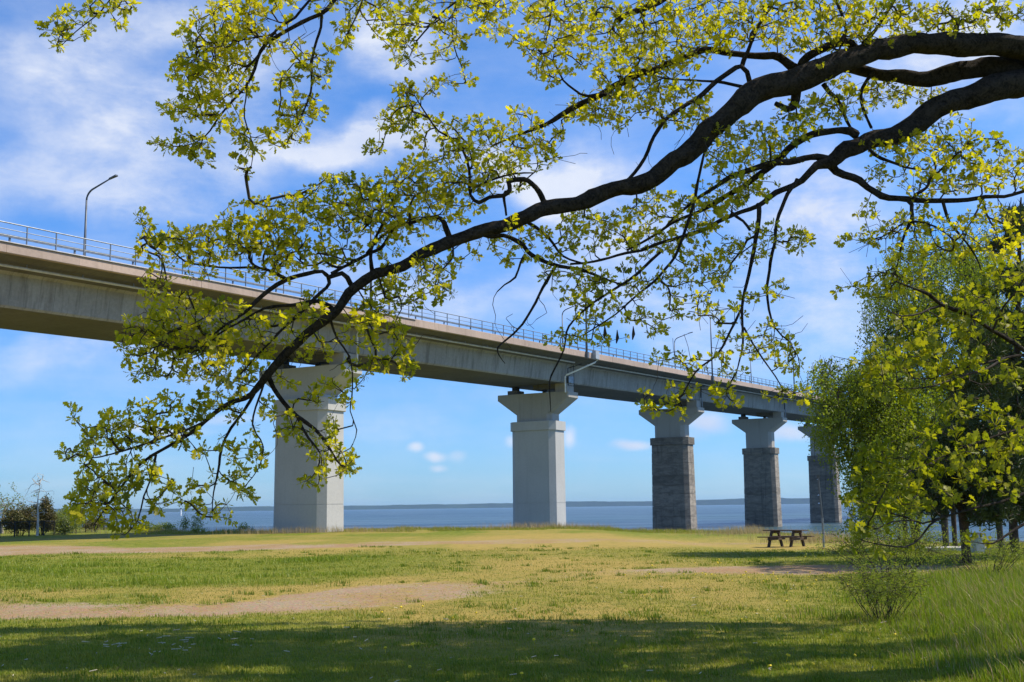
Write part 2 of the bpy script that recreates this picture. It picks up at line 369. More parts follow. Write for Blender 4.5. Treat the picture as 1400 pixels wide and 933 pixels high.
def groundmat():
    m, h, b = newmat('lawn_and_gravel')
    P = h.new('ShaderNodeNewGeometry').outputs['Position']
    a = h.new('ShaderNodeAttribute', attribute_name='patch'); sp = h.new('ShaderNodeSeparateColor'); h.put(sp.inputs[0], a.outputs['Color'])
    dirt, dry, tall = sp.outputs
    n = h.noise(P, 3.5, 6, .65); f = h.noise(P, 22, 5, .7); big = h.noise(h.mapping(P, (1, .5, 1)), .5, 5)
    green = h.mix(h.ramp(n, .3, .7), (.11, .145, .014, 1), (.22, .235, .022, 1))
    olive = h.mix(h.ramp(f, .25, .75), (.27, .195, .045, 1), (.46, .325, .085, 1))
    dm = h.math('ADD', dry, h.math('MULTIPLY', h.math('SUBTRACT', n, .5), .9), clamp=True)
    c = h.mix(dm, green, olive)
    tuft = h.noise(h.mapping(P, (1, .7, 1), (4, 2, 0)), 1.7, 8, .68)
    c = h.mix(h.ramp(tuft, .50, .68, 0, .6), c, h.mix(1, c, (.42, .62, .40, 1), 'MULTIPLY'))
    c = h.mix(h.ramp(f, .56, .75, 0, .55), c, (.045, .055, .014, 1))
    vor = h.new('ShaderNodeTexVoronoi'); h.put(vor.inputs['Vector'], P); vor.inputs['Scale'].default_value = 26
    grav = h.mix(h.ramp(f, .3, .7), (.32, .228, .135, 1), (.53, .385, .245, 1))
    grav = h.mix(.35, grav, h.mix(1, grav, vor.outputs['Color'], 'MULTIPLY'))
    grav = h.mix(h.ramp(big, .35, .65), grav, h.mix(1, grav, (.92, .80, .62, 1), 'MULTIPLY'))
    dd = h.math('ADD', dirt, h.math('MULTIPLY', h.math('SUBTRACT', h.noise(P, 5.5, 6, .7), .5), 2.4))
    c = h.mix(h.math('MULTIPLY', h.ramp(dd, .28, .72), h.ramp(dirt, 0.02, .2)), c, grav)
    h.put(b.inputs['Base Color'], c); b.inputs['Roughness'].default_value = .95; b.inputs['Specular IOR Level'].default_value = .1
    bp = h.new('ShaderNodeBump'); bp.inputs['Strength'].default_value = .9; bp.inputs['Distance'].default_value = .05
    h.put(bp.inputs['Height'], h.math('ADD', h.math('MULTIPLY', f, .5), n)); h.put(b.inputs['Normal'], bp.outputs[0])
    return m
me = fastmesh('ground', V, F, groundmat(), True)
di, dr, ta, gr_ = masks(GX.ravel(), GY.ravel())
ca = me.color_attributes.new('patch', 'FLOAT_COLOR', 'POINT')
ca.data.foreach_set('color', np.stack([di, dr, ta, np.ones_like(di)], 1).astype(np.float32).ravel())
tag(link('ground', me), kind='structure')

# ------------------------------------------------------------------ sea and far shore
def seamat():
    m, h, b = newmat('sea_water')
    P = h.new('ShaderNodeNewGeometry').outputs['Position']
    w1 = h.noise(h.mapping(P, (.55, 1.5, 1), rot=(0, 0, .25)), .8, 6, .65, .4)
    w2 = h.noise(h.mapping(P, (.05, .2, 1), rot=(0, 0, .1)), .35, 6, .6)
    w3 = h.noise(h.mapping(P, (.004, .03, 1)), .5, 5, .6)
    dist = h.vec('LENGTH', P)
    far = h.ramp(dist, 45, 170)
    c = h.mix(far, (.07, .095, .065, 1), (.04, .085, .10, 1))
    c = h.mix(h.math('MULTIPLY', h.ramp(w2, .42, .68), .5), c, (.05, .09, .12, 1))
    c = h.mix(h.math('MULTIPLY', h.ramp(w3, .45, .6), .7), c, (.008, .028, .055, 1))
    w4 = h.noise(h.mapping(P, (.012, .05, 1), rot=(0, 0, .05)), 1.2, 7, .7)
    c = h.mix(h.math('MULTIPLY', h.ramp(w4, .5, .66), .75), c, (.13, .17, .18, 1))
    crest = h.noise(h.mapping(P, (.6, 2.6, 1), rot=(0, 0, .15)), .5, 6, .7)
    c = h.mix(h.math('MULTIPLY', h.ramp(crest, .66, .75), .7), c, (.5, .55, .58, 1))
    h.put(b.inputs['Base Color'], c); b.inputs['Roughness'].default_value = .3; b.inputs['IOR'].default_value = 1.33
    b.inputs['Specular IOR Level'].default_value = .5
    h.put(b.inputs['Specular IOR Level'], h.ramp(h.math('ADD', h.math('MULTIPLY', w4, .6), h.math('MULTIPLY', w2, .4)), .40, .60, .15, .85))
    bp = h.new('ShaderNodeBump'); bp.inputs['Strength'].default_value = 1; bp.inputs['Distance'].default_value = .35
    h.put(bp.inputs['Height'], h.math('ADD', w1, h.math('MULTIPLY', w2, 1.6))); h.put(b.inputs['Normal'], bp.outputs[0])
    return m
sm = MB(); xs = [-9000, -3000, -300, 0, 300, 3000, 9000]; yv = [-200, 40, 120, 300, 1000, 4000, 9000]
for j, y in enumerate(yv):
    for i, x in enumerate(xs): sm.V.append((x, y, SEA))
for j in range(len(yv)-1):
    for i in range(len(xs)-1):
        a = j*len(xs)+i; sm.F.append((a, a+1, a+1+len(xs), a+len(xs)))
tag(sm.build('sea', seamat()), kind='structure')
fs = MB(); N = 500; R0 = 6800.
for i in range(N+1):
    x = -7000 + 14000*i/N; base = 22 + 9*math.sin(i*.021+1.2)*.5 + 7*(i/N) + rng.normal(0, 1.0) + 2.2*math.sin(i*.13) + (3 if (i//9) % 4 == 1 else 0)
    y = R0 + 200*math.sin(i*.03)
    fs.V += [(x, y, SEA-.5), (x, y+12, SEA+base), (x, y+500, SEA+base+2), (x, y+700, SEA-.5)]
for i in range(N):
    for k in range(3):
        a = i*4+k; fs.F.append((a, a+4, a+5, a+1))
M['forest'] = simple('forest', (.035, .06, .03), .95, 0, .3, .01)
tag(fs.build('far_shore', M['forest']), kind='structure')

# ------------------------------------------------------------------ bridge
AD, BU0, BZ0, BG = 55.1278, 67.4542, 15.37, .0231
dvec = np.array([math.sin(AX), math.cos(AX)]); nvec = np.array([math.cos(AX), -math.sin(AX)])
borg = -nvec*AD
def dk(u): return BZ0 + BG*(u-BU0)
bridge = empty('bridge', (borg[0], borg[1], 0), -AX)
tag(bridge, 'long grey concrete road bridge on tall piers running out over the sea', 'bridge')
def b2w(t, u, z): q = borg + nvec*t + dvec*u; return (q[0], q[1], z)
U_START, U_END = -38, BU0 + 35*13
sec = [(5.9, -.08), (5.85, -.50), (3.85, -.90), (3.70, -1.05), (3.50, -2.60), (3.38, -2.72), (-3.38, -2.72), (-3.50, -2.60), (-3.70, -1.05), (-3.85, -.90), (-5.85, -.50), (-5.9, -.08)]
k = -3
while BU0+35*k < U_END-1:
    ua = BU0+35*k+.015; ub = BU0+35*(k+1)-.015
    if k == 0: ub -= .03
    if k == 1: ua += .03
    mb = MB(); mb.prism([(t, ua, dk(ua)+z) for t, z in sec], [(t, ub, dk(ub)+z) for t, z in sec])
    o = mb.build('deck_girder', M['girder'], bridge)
    me = o.data; me.materials.append(M['shaded_soffit'])
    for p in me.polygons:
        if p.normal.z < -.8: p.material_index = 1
    k += 1
mb = MB(); mb.prism([(t, U_START, dk(U_START)+z) for t, z in ((5.8, -.075), (5.8, -.0), (-5.8, -.0), (-5.8, -.075))], [(t, U_END, dk(U_END)+z) for t, z in ((5.8, -.075), (5.8, 0), (-5.8, 0), (-5.8, -.075))])
mb.build('road_surface', M['asphalt'], bridge)
# edge beams, cast in lengths
def edge_me(sgn):
    mb = MB(); L = 4.363; a = 5.92; prof = [(a, -.52), (6.18, -.54), (6.22, -.50), (6.20, .03), (6.16, .06), (a, .06)]
    A = [(sgn*t, 0, z) for t, z in prof]; B = [(sgn*t, L, z+BG*L) for t, z in prof]
    if sgn < 0: A.reverse(); B.reverse()
    mb.prism(A, B); return mesh('edge_beam', mb.V, mb.F, M['edge'])
em = {1: edge_me(1), -1: edge_me(-1)}
for sg in (1, -1):
    u = BU0 + 35*-3
    while u < U_END-1:
        o = link('edge_beam', em[sg], bridge, (0 + (rng.normal(0, .006)), u, dk(u) + rng.normal(0, .006)))
        u += 4.375
h = NT(M['edge'].node_tree)   # every cast length weathers a little differently
bb = h.n['Principled BSDF']; src = bb.inputs['Base Color'].links[0].from_socket; oi = h.new('ShaderNodeObjectInfo')
h.put(bb.inputs['Base Color'], h.mix(h.math('MULTIPLY', oi.outputs['Random'], .8), src, h.mix(1, src, (.80, .82, .84, 1), 'MULTIPLY')))
# railings
def railing(t, u_a, u_b, sp, hgt, rails):
    par = None
    for (tt, zz, r) in rails:
        mb = MB(); mb.tube([(tt, u_a, dk(u_a)+zz), (tt, u_b, dk(u_b)+zz)], r, 6)
        if par is None: par = mb.build('railing', M['galv'], bridge)
        else: mb.build('rail', M['galv'], par)
    pm = MB(); pm.box(-.03, .03, -.022, .022, 0, hgt); me = mesh('post', pm.V, pm.F, M['galv'])
    u = u_a+.3; n = 0
    while u < u_b and n < 230:
        link('post', me, par, (t, u, dk(u)+.05)); u += sp; n += 1
railing(6.08, 8, U_END, 1.75, .92, [(6.08, .98, .032), (6.08, .66, .020), (6.08, .36, .020)])
railing(-6.08, 8, U_END, 1.75, .92, [(-6.08, .98, .032), (-6.08, .66, .020), (-6.08, .36, .020)])
for t in (4.9, -4.9):      # crash barriers beside the carriageway
    mb = MB(); mb.prism([(t, 0, dk(0)+.56), (t+.05, 0, dk(0)+.56), (t+.05, 0, dk(0)+.70), (t, 0, dk(0)+.70)],
                        [(t, U_END, dk(U_END)+.56), (t+.05, U_END, dk(U_END)+.56), (t+.05, U_END, dk(U_END)+.70), (t, U_END, dk(U_END)+.70)])
    par = mb.build('crash_barrier', M['galv'], bridge)
    pm = MB(); pm.box(-.04, .04, -.04, .04, 0, .7); me = mesh('post', pm.V, pm.F, M['galv'])
    for i in range(120): link('post', me, par, (t-.05 if t > 0 else t+.1, 10+4*i, dk(10+4*i)))
# service pipe under the overhang, in two runs either side of the joint
for ua, ub in ((U_START, BU0+35*1+ -1.6), (BU0+35*1+1.2, U_END)):
    mb = MB(); mb.tube([(4.95, ua, dk(ua)-.90), (4.95, ub, dk(ub)-.90)], .07, 6)
    par = mb.build('service_pipe', M['pipe'], bridge)
    hm = MB(); hm.box(-.02, .02, -.02, .02, 0, .22); me = mesh('hanger', hm.V, hm.F, M['galv'])
    u = max(ua, 10)+1
    while u < min(ub, 260): link('hanger', me, par, (4.95, u, dk(u)-.86)); u += 3.5
# inspection cable tray on the edge of the left spans
mb = MB()
mb.tube([(6.25, 31.5, dk(31.5)-.02), (6.25, 72, dk(72)-.02)], .035, 5); mb.build('cable_pipe', M['galv'], bridge)

def oct_ring(a, b, c, z, tc=0):
    return [(-b+tc, -a+c, z), (-b+c+tc, -a, z), (b-c+tc, -a, z), (b+tc, -a+c, z), (b+tc, a-c, z), (b-c+tc, a, z), (-b+c+tc, a, z), (-b+tc, a-c, z)]
def pier(i):
    u = BU0+35*i; zs = dk(u)-2.72; painted = i <= 1
    q = b2w(0, u, 0); gz = float(zg(q[0], q[1])); zb = min(gz, -2.5)-.6 if i >= 1 else gz-1.0
    cz = zs-.86                               # top of the cap
    z_lip = cz-.55; z_neck = z_lip-1.5; z_sh = 8.95 if i >= 1 else 8.62; z_col = z_sh+.88   # shafts all end at one level, necks make up the grade
    smat = M['painted'] if painted else M['old']
    zb_ = zb
    mb = MB(); a, b, c = 1.42, 2.38, .5
    if painted:
        zz = [zb_, 1.95, 1.98, 5.4, 5.43, z_sh]; ins = [0, 0, .02, .02, 0, 0]
        rr_s = [oct_ring(a+.05*(z_sh-q)/(z_sh-zb_), b+.05*(z_sh-q)/(z_sh-zb_), c, q) for q in zz]
        for q in range(5):
            mb.prism(rr_s[q], rr_s[q+1]) if q % 2 == 0 else mb.prism(oct_ring(a-.012+.02, b-.012+.02, c, zz[q]+.001), oct_ring(a-.012+.02, b-.012+.02, c, zz[q+1]-.001))
        pr = mb.build('pier', smat, bridge)
    else:
        mb.prism(oct_ring(a-.03, b-.03, c, zb_), oct_ring(a-.03, b-.03, c, z_sh))
        pr = mb.build('pier', smat, bridge)
    pr.location = (0, u, 0)
    if not painted:                           # concrete lifts with recessed joints
        z = z_sh; rr = random.Random(i); n = 0
        batter = .012
        while z > zb_+.5 and n < 14:
            hgt = rr.choice((1.0, 1.25, 1.5)); g1 = (z_sh-z)*batter; g2 = (z_sh-z+hgt)*batter; jit = rr.uniform(-.008, .008)
            lb = MB(); lb.prism(oct_ring(a+g2+jit, b+g2+jit, c, z-hgt+.035), oct_ring(a+g1+jit, b+g1+jit, c, z))
            o = lb.build('concrete_lift', M['old'], pr); z -= hgt; n += 1
            o.data.materials.append(M['old_pale'])          # the long sides get a paler concrete than the ends
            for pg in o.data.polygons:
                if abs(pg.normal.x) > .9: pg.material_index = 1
            g3 = (z_sh-z)*batter-.05; lb = MB()
    mb = MB(); mb.prism(oct_ring(a+.14, b+.14, c+.02, z_sh+.003), oct_ring(a+.14, b+.14, c+.02, z_col)); mb.build('collar', M['painted'] if painted else M['old'], pr)
    # neck, flaring head and lip in one casting
    A = 1.12; bn = 1.98; cn = .42; bc = 3.95
    mb = MB(); r0 = oct_ring(A, bn, cn, z_col); r1 = oct_ring(A, bn, cn, z_neck); r2 = oct_ring(A, bc, .10, z_lip); r3 = oct_ring(A, bc, .10, cz)
    n = 8; rs = [r0, r1, r2, r3]
    for r in rs: mb.V += r
    for j in range(3):
        for kk in range(8): mb.F.append((j*8+kk, j*8+(kk+1) % 8, (j+1)*8+(kk+1) % 8, (j+1)*8+kk))
    mb.F.append(tuple(reversed(range(8)))); mb.F.append(tuple(24+kk for kk in range(8)))
    mb.build('pier_cap', M['cap'] if i > 0 else M['painted'], pr)
    # bearing shelf: plinths, cross beam and bearings, sky shows between them
    mb = MB(); mb.box(2.35, 3.62, -.75, .75, cz+.003, zs-.003); mb.build('bearing_plinth', M['cap'], pr)
    mb = MB(); mb.box(-3.0, -1.9, -.7, .7, cz+.003, cz+.42); mb.build('bearing_plinth', M['old'] if i > 1 else M['shaded_soffit'], pr)
    mb = MB(); mb.box(-.2, 2.33, -.55, .65, cz+.35, zs-.003); mb.build('cross_beam', M['shaded_soffit'], pr)
    for t in (-2.45,):
        mb = MB(); mb.prism([(t+.38*math.cos(x*math.pi/6), .38*math.sin(x*math.pi/6), cz+.425) for x in range(12)],
                            [(t+.38*math.cos(x*math.pi/6), .38*math.sin(x*math.pi/6), zs-.003) for x in range(12)]); mb.build('bearing', M['dark'], pr)
    mb = MB(); mb.tube([(.9, -.2, cz), (.9, -.2, cz+.36)], .22, 10); mb.build('bearing', M['dark'], pr)
    # downpipe
    if i != 1:
        mb = MB(); tp = zs+1.75
        mb.tube([(4.6, .55, tp+.1), (4.0, .55, tp-.05), (3.86, .55, tp-.35), (3.86, .55, cz-.1)], .07, 6); mb.build('downpipe', M['white'] if i == 0 else M['galv'], pr)
        if i > 1:
            mb = MB(); mb.tube([(4.6, .05, tp+.1), (3.98, .05, tp), (3.88, .05, zs+.35)], .06, 6); mb.build('downpipe', M['dark'], pr)
    else:
        mb = MB(); T = dk(u)
        mb.tube([(6.45, .35, T-.25), (6.45, .35, T-.60), (6.25, .2, T-.85), (4.0, -1.45, T-2.05), (3.85, -1.5, T-2.2), (3.85, -1.5, T-3.75)], .085, 7); mb.build('downpipe', M['white'], pr)
        mb = MB(); mb.tube([(5.2, -.6, T-1.0), (3.86, -.9, T-1.35), (3.86, -.9, T-3.0), (3.86, .35, T-3.0), (3.86, .35, T-.95)], .045, 6); mb.build('drain_pipe', M['dark'], pr)
        mb = MB(); mb.box(6.23, 6.62, -.35, .45, T-.55, T+.22); mb.build('joint_box', M['paintedsteel'], pr)
        mb = MB(); mb.box(3.80, 3.86, -.75, .35, zs-.0, zs+.62); mb.build('joint_plate', M['galv'], pr)
    if i == 4:
        for zz in (5.6, 2.9, 1.5):
            mb = MB(); mb.prism([(-.9, -a-.2, zz), (-.5, -a-.2, zz), (-.7, -a-.06, zz+.25)], [(-.9, -a-.01, zz), (-.5, -a-.01, zz), (-.7, -a-.01, zz+.25)]); mb.build('bracket', M['white'], pr)
for i in range(-1, 13): pier(i)

# street lamps on both edges
LAMPW = {}
def lampmesh(side):
    H, hd = 7.9, side
    pm = MB(); pm.tube([(0, 0, -.3), (0, 0, 4), (0, 0, H-.9)], [.10, .085, .06], 8); b_ = []
    for q in range(7):
        an = q/6*math.radians(75); b_.append((-side*.9*(1-math.cos(an)), 0, H-.9+.9*math.sin(an)*.8))
    e = b_[-1]; b_.append((e[0]-side*1.45, 0, e[2]+.42)); pm.tube(b_, [.06]*7+[.045], 8)
    e = b_[-1]; hm = MB(); s = -side
    hm.prism([(e[0]-s*.05, -.06, e[2]-.04), (e[0]-s*.05, .06, e[2]-.04), (e[0]-s*.05, .06, e[2]+.06), (e[0]-s*.05, -.06, e[2]+.06)],
             [(e[0]+s*.62, -.13, e[2]+.10), (e[0]+s*.62, .13, e[2]+.10), (e[0]+s*.62, .1, e[2]+.19), (e[0]+s*.62, -.1, e[2]+.19)])
    return mesh('pole', pm.V, pm.F, M['lamp'], True), mesh('lamp_head', hm.V, hm.F, M['lamp'])
lm = {1: lampmesh(1), -1: lampmesh(-1)}
def lamp(side, u, label, hs=1.0):
    t = 6.30*side; p = b2w(t, u, dk(u)-.1); e = empty('street_lamp', p, -AX); e.scale = (1, 1, hs)
    tag(e, label, 'street lamp', 'street lamps along the bridge')
    link('pole', lm[side][0], e); link('lamp_head', lm[side][1], e)
    fb = MB(); fb.box(-.17, .17, -.17, .17, -.45, .1); link('foot_bracket', mesh('foot_bracket', fb.V, fb.F, M['lamp']), e)
near_l = ['street lamp on the near edge above the nearest pier, crossed by the big limb', 'street lamp on the near edge of the bridge beside the drainage pipes',
          'street lamp on the near edge above the first dark stained pier', 'street lamp on the near edge above the second dark stained pier',
          'street lamp on the near edge above the third dark stained pier, behind the birch', 'near edge street lamp in front of the tall birch crown', 'near edge street lamp lost in the pine crown']
far_l = ['hooked street lamp alone against the sky over the left end of the bridge', 'street lamp on the far edge just right of the nearest pier',
         'lamp on the far edge, left of the drainage pipes, arm to the right', 'far edge lamp, arm to the right, left of the first dark stained pier',
         'far edge lamp between the first and second dark stained piers', 'far edge lamp next to the left tip of the birch crown', 'far edge street lamp hidden by the left birch', 'far edge street lamp behind the pines']
for i in range(7): lamp(1, 66.3+34.5*i, near_l[i])
for i in range(8): lamp(-1, [52.1, 86.2, 120.5, 155.2, 188.8, 222.9, 257, 291][i], far_l[i])

# ------------------------------------------------------------------ air
hm = MB(); hm.box(-9300, 9300, -700, 9300, -6, 46)
m = bpy.data.materials.new('air'); m.use_nodes = True; h = NT(m.node_tree); h.n.clear()
pv = h.new('ShaderNodeVolumePrincipled'); pv.inputs['Color'].default_value = (.5, .75, 1, 1); pv.inputs['Density'].default_value = .7e-4; pv.inputs['Anisotropy'].default_value = .2
o = h.new('ShaderNodeOutputMaterial'); h.l.new(pv.outputs[0], o.inputs['Volume'])
hz_ = hm.build('haze', m); hz_['kind'] = 'stuff'

# ------------------------------------------------------------------ tubes in bulk
def bulk_tubes(name, chains, mat, n=4):
    """chains: list of (pts (k,3), radii (k,)) -> one mesh"""
    Vs = []; Fs = []; o = 0
    for P, R in chains:
        P = np.asarray(P, float); R = np.asarray(R, float); k = len(P)
        if k < 2: continue
        T = np.gradient(P, axis=0); T /= np.linalg.norm(T, axis=1)[:, None]+1e-9
        ref = np.where(np.abs(T[:, 2:3]) < .9, np.array([[0, 0, 1.]]), np.array([[0, 1., 0]]))
        A = np.cross(T, ref); A /= np.linalg.norm(A, axis=1)[:, None]+1e-9; B = np.cross(T, A)
        an = np.arange(n)*2*np.pi/n
        ring = P[:, None, :] + R[:, None, None]*(A[:, None, :]*np.cos(an)[None, :, None] + B[:, None, :]*np.sin(an)[None, :, None])
        Vs.append(ring.reshape(-1, 3))
        i = np.arange(k-1)[:, None]*n; j = np.arange(n)[None, :]; j2 = (j+1) % n
        Fs.append((o + np.stack([i+j, i+j2, i+n+j2, i+n+j], -1)).reshape(-1, 4)); o += k*n
    return fastmesh(name, np.concatenate(Vs), np.concatenate(Fs), mat, True)
def smooth_chain(P, R, step):
    """Catmull-Rom resampling with slight knobbly wander"""
    P = np.asarray(P, float); R = np.asarray(R, float)
    Q = np.vstack([2*P[0]-P[1], P, 2*P[-1]-P[-2]]); oP = []; oR = []
    for i in range(1, len(Q)-2):
        n = max(2, int(np.linalg.norm(Q[i+1]-Q[i])/step)); t = np.linspace(0, 1, n, endpoint=False)[:, None]
        oP.append(.5*((2*Q[i])+(-Q[i-1]+Q[i+1])*t+(2*Q[i-1]-5*Q[i]+4*Q[i+1]-Q[i+2])*t**2+(-Q[i-1]+3*Q[i]-3*Q[i+1]+Q[i+2])*t**3))
        oR.append(R[i-1]+(R[i]-R[i-1])*t[:, 0])
    return np.vstack(oP+[P[-1:]]), np.concatenate(oR+[R[-1:]])
def limb_mesh(name, P, R, mat, n=14, lump=.10, seed=0):
    """a branch with swellings and ridged bark"""
    P = np.asarray(P); k = len(P); T = np.gradient(P, axis=0); T /= np.linalg.norm(T, axis=1)[:, None]+1e-9
    A = np.cross(T[0], [0, 0, 1.]); 
    if np.linalg.norm(A) < .2: A = np.cross(T[0], [0, 1., 0])
    A /= np.linalg.norm(A); rings = []; r = np.random.default_rng(seed); ph = r.uniform(0, 6, 6)
    s = np.concatenate([[0], np.cumsum(np.linalg.norm(np.diff(P, axis=0), axis=1))])
    for i in range(k):
        A = A - T[i]*(A@T[i]); A /= np.linalg.norm(A); B = np.cross(T[i], A); an = np.arange(n)*2*np.pi/n
        rr = R[i]*(1+lump*.8*np.sin(s[i]/max(R[i], .02)*.55+ph[0])*np.sin(s[i]*2.3+ph[1]) + lump*.6*np.sin(2*an+s[i]*1.5+ph[2]) + lump*.5*np.sin(5*an+s[i]*4+ph[3]) + r.uniform(-lump, lump, n)*.5)
        rings.append(P[i]+rr[:, None]*(A[None]*np.cos(an)[:, None]+B[None]*np.sin(an)[:, None]))
    V = np.vstack(rings); i = np.arange(k-1)[:, None]*n; j = np.arange(n)[None, :]; j2 = (j+1) % n
    F = np.stack([i+j, i+j2, i+n+j2, i+n+j], -1).reshape(-1, 4)
    me = fastmesh(name, V, F, mat, True); return me

# ------------------------------------------------------------------ leaf shapes
def oak_leaf(L, wd):
    """lobed leaf along +x, folded on its midrib"""
    prof = [(0, .03), (.18, .12), (.30, .34), (.40, .20), (.55, .50), (.66, .28), (.80, .46), (.90, .26), (1, .0)]
    V = []; F = []
    for s in (1, -1):
        for i in range(len(prof)-1):
            (x0, y0), (x1, y1) = prof[i], prof[i+1]
            o = len(V); V += [(x0*L, 0, -.10*L*x0*x0), (x1*L, 0, -.10*L*x1*x1), (x1*L, s*y1*wd, .22*y1*wd-.10*L*x1*x1-.04*L*(y1 > .3)), (x0*L, s*y0*wd, .22*y0*wd-.10*L*x0*x0)]
            F.append((o, o+1, o+2, o+3) if s > 0 else (o, o+3, o+2, o+1))
    return V, F
def leaf_welded(L, wd):
    """same outline with shared vertices, one island per leaf (10 quads)"""
    prof = [(0, .03), (.26, .20), (.38, .12), (.56, .50), (.66, .20), (.82, .38), (.88, .20), (1, .02)]
    V = []; 
    for x, y in prof:
        zc = -.12*L*x*x
        V += [(x*L, y*wd, zc+.25*y*wd-(.05*L if y > .3 else 0)), (x*L, 0, zc), (x*L, -y*wd, zc+.25*y*wd-(.05*L if y > .3 else 0))]
    F = []
    for i in range(len(prof)-1):
        a = i*3; F += [(a, a+3, a+4, a+1), (a+1, a+4, a+5, a+2)]
    return np.array(V), np.array(F)
def rotm(rx, ry, rz):
    cx, sx, cy, sy, cz, sz = math.cos(rx), math.sin(rx), math.cos(ry), math.sin(ry), math.cos(rz), math.sin(rz)
    return np.array([[cz, -sz, 0], [sz, cz, 0], [0, 0, 1]])@np.array([[cy, 0, sy], [0, 1, 0], [-sy, 0, cy]])@np.array([[1, 0, 0], [0, cx, -sx], [0, sx, cx]])
def rosette(nl, L, r):
    """a bud's worth of leaves fanned round a twig tip pointing +x, with a few hanging catkins"""
    Vs = []; Fs = []; o = 0
    for k in range(nl):
        l = L*r.uniform(.6, 1.1); V, F = leaf_welded(l, l*r.uniform(.58, .85))
        az = 2*math.pi*(k/nl)+r.uniform(-.4, .4); open_ = r.uniform(.3, 1.5)
        V = V@rotm(r.uniform(-.7, .7), 0, 0).T; V = V + [L*.15, 0, 0]
        V = V@rotm(0, 0, open_).T; V = V@rotm(az, 0, 0).T; V = V+np.array([r.uniform(-.22, .05)*L, 0, 0])
        Vs.append(V); Fs.append(F+o); o += len(V)
    return np.vstack(Vs), np.vstack(Fs)
ROS = [rosette(int(r.integers(6, 10)), 1.0, r) for r in [np.random.default_rng(100+i) for i in range(10)]]
def dir_frames(Dv, r):
    """rotation matrices taking +x to each direction with random roll"""
    Dv = Dv/np.linalg.norm(Dv, axis=1)[:, None]; n = len(Dv)
    q = r.normal(size=(n, 3)); B = np.cross(Dv, q); B /= np.linalg.norm(B, axis=1)[:, None]; C = np.cross(Dv, B)
    return np.stack([Dv, B, C], -1)
def scatter(name, shapes, P, Dv, S, mat, r, parent):
    Rm = dir_frames(Dv, r); pick = r.integers(0, len(shapes), len(P)); Vs = []; Fs = []; o = 0
    for k, (V, F) in enumerate(shapes):
        ii = np.where(pick == k)[0]
        if not len(ii): continue
        W = np.einsum('nij,vj->nvi', Rm[ii], V)*S[ii][:, None, None] + P[ii][:, None, :]
        Vs.append(W.reshape(-1, 3)); Fs.append((F[None]+(np.arange(len(ii))*len(V))[:, None, None]+o).reshape(-1, F.shape[1])); o += len(ii)*len(V)
    ob = link(name, fastmesh(name, np.vstack(Vs), np.vstack(Fs), mat), parent); ob['kind'] = 'stuff'; return ob

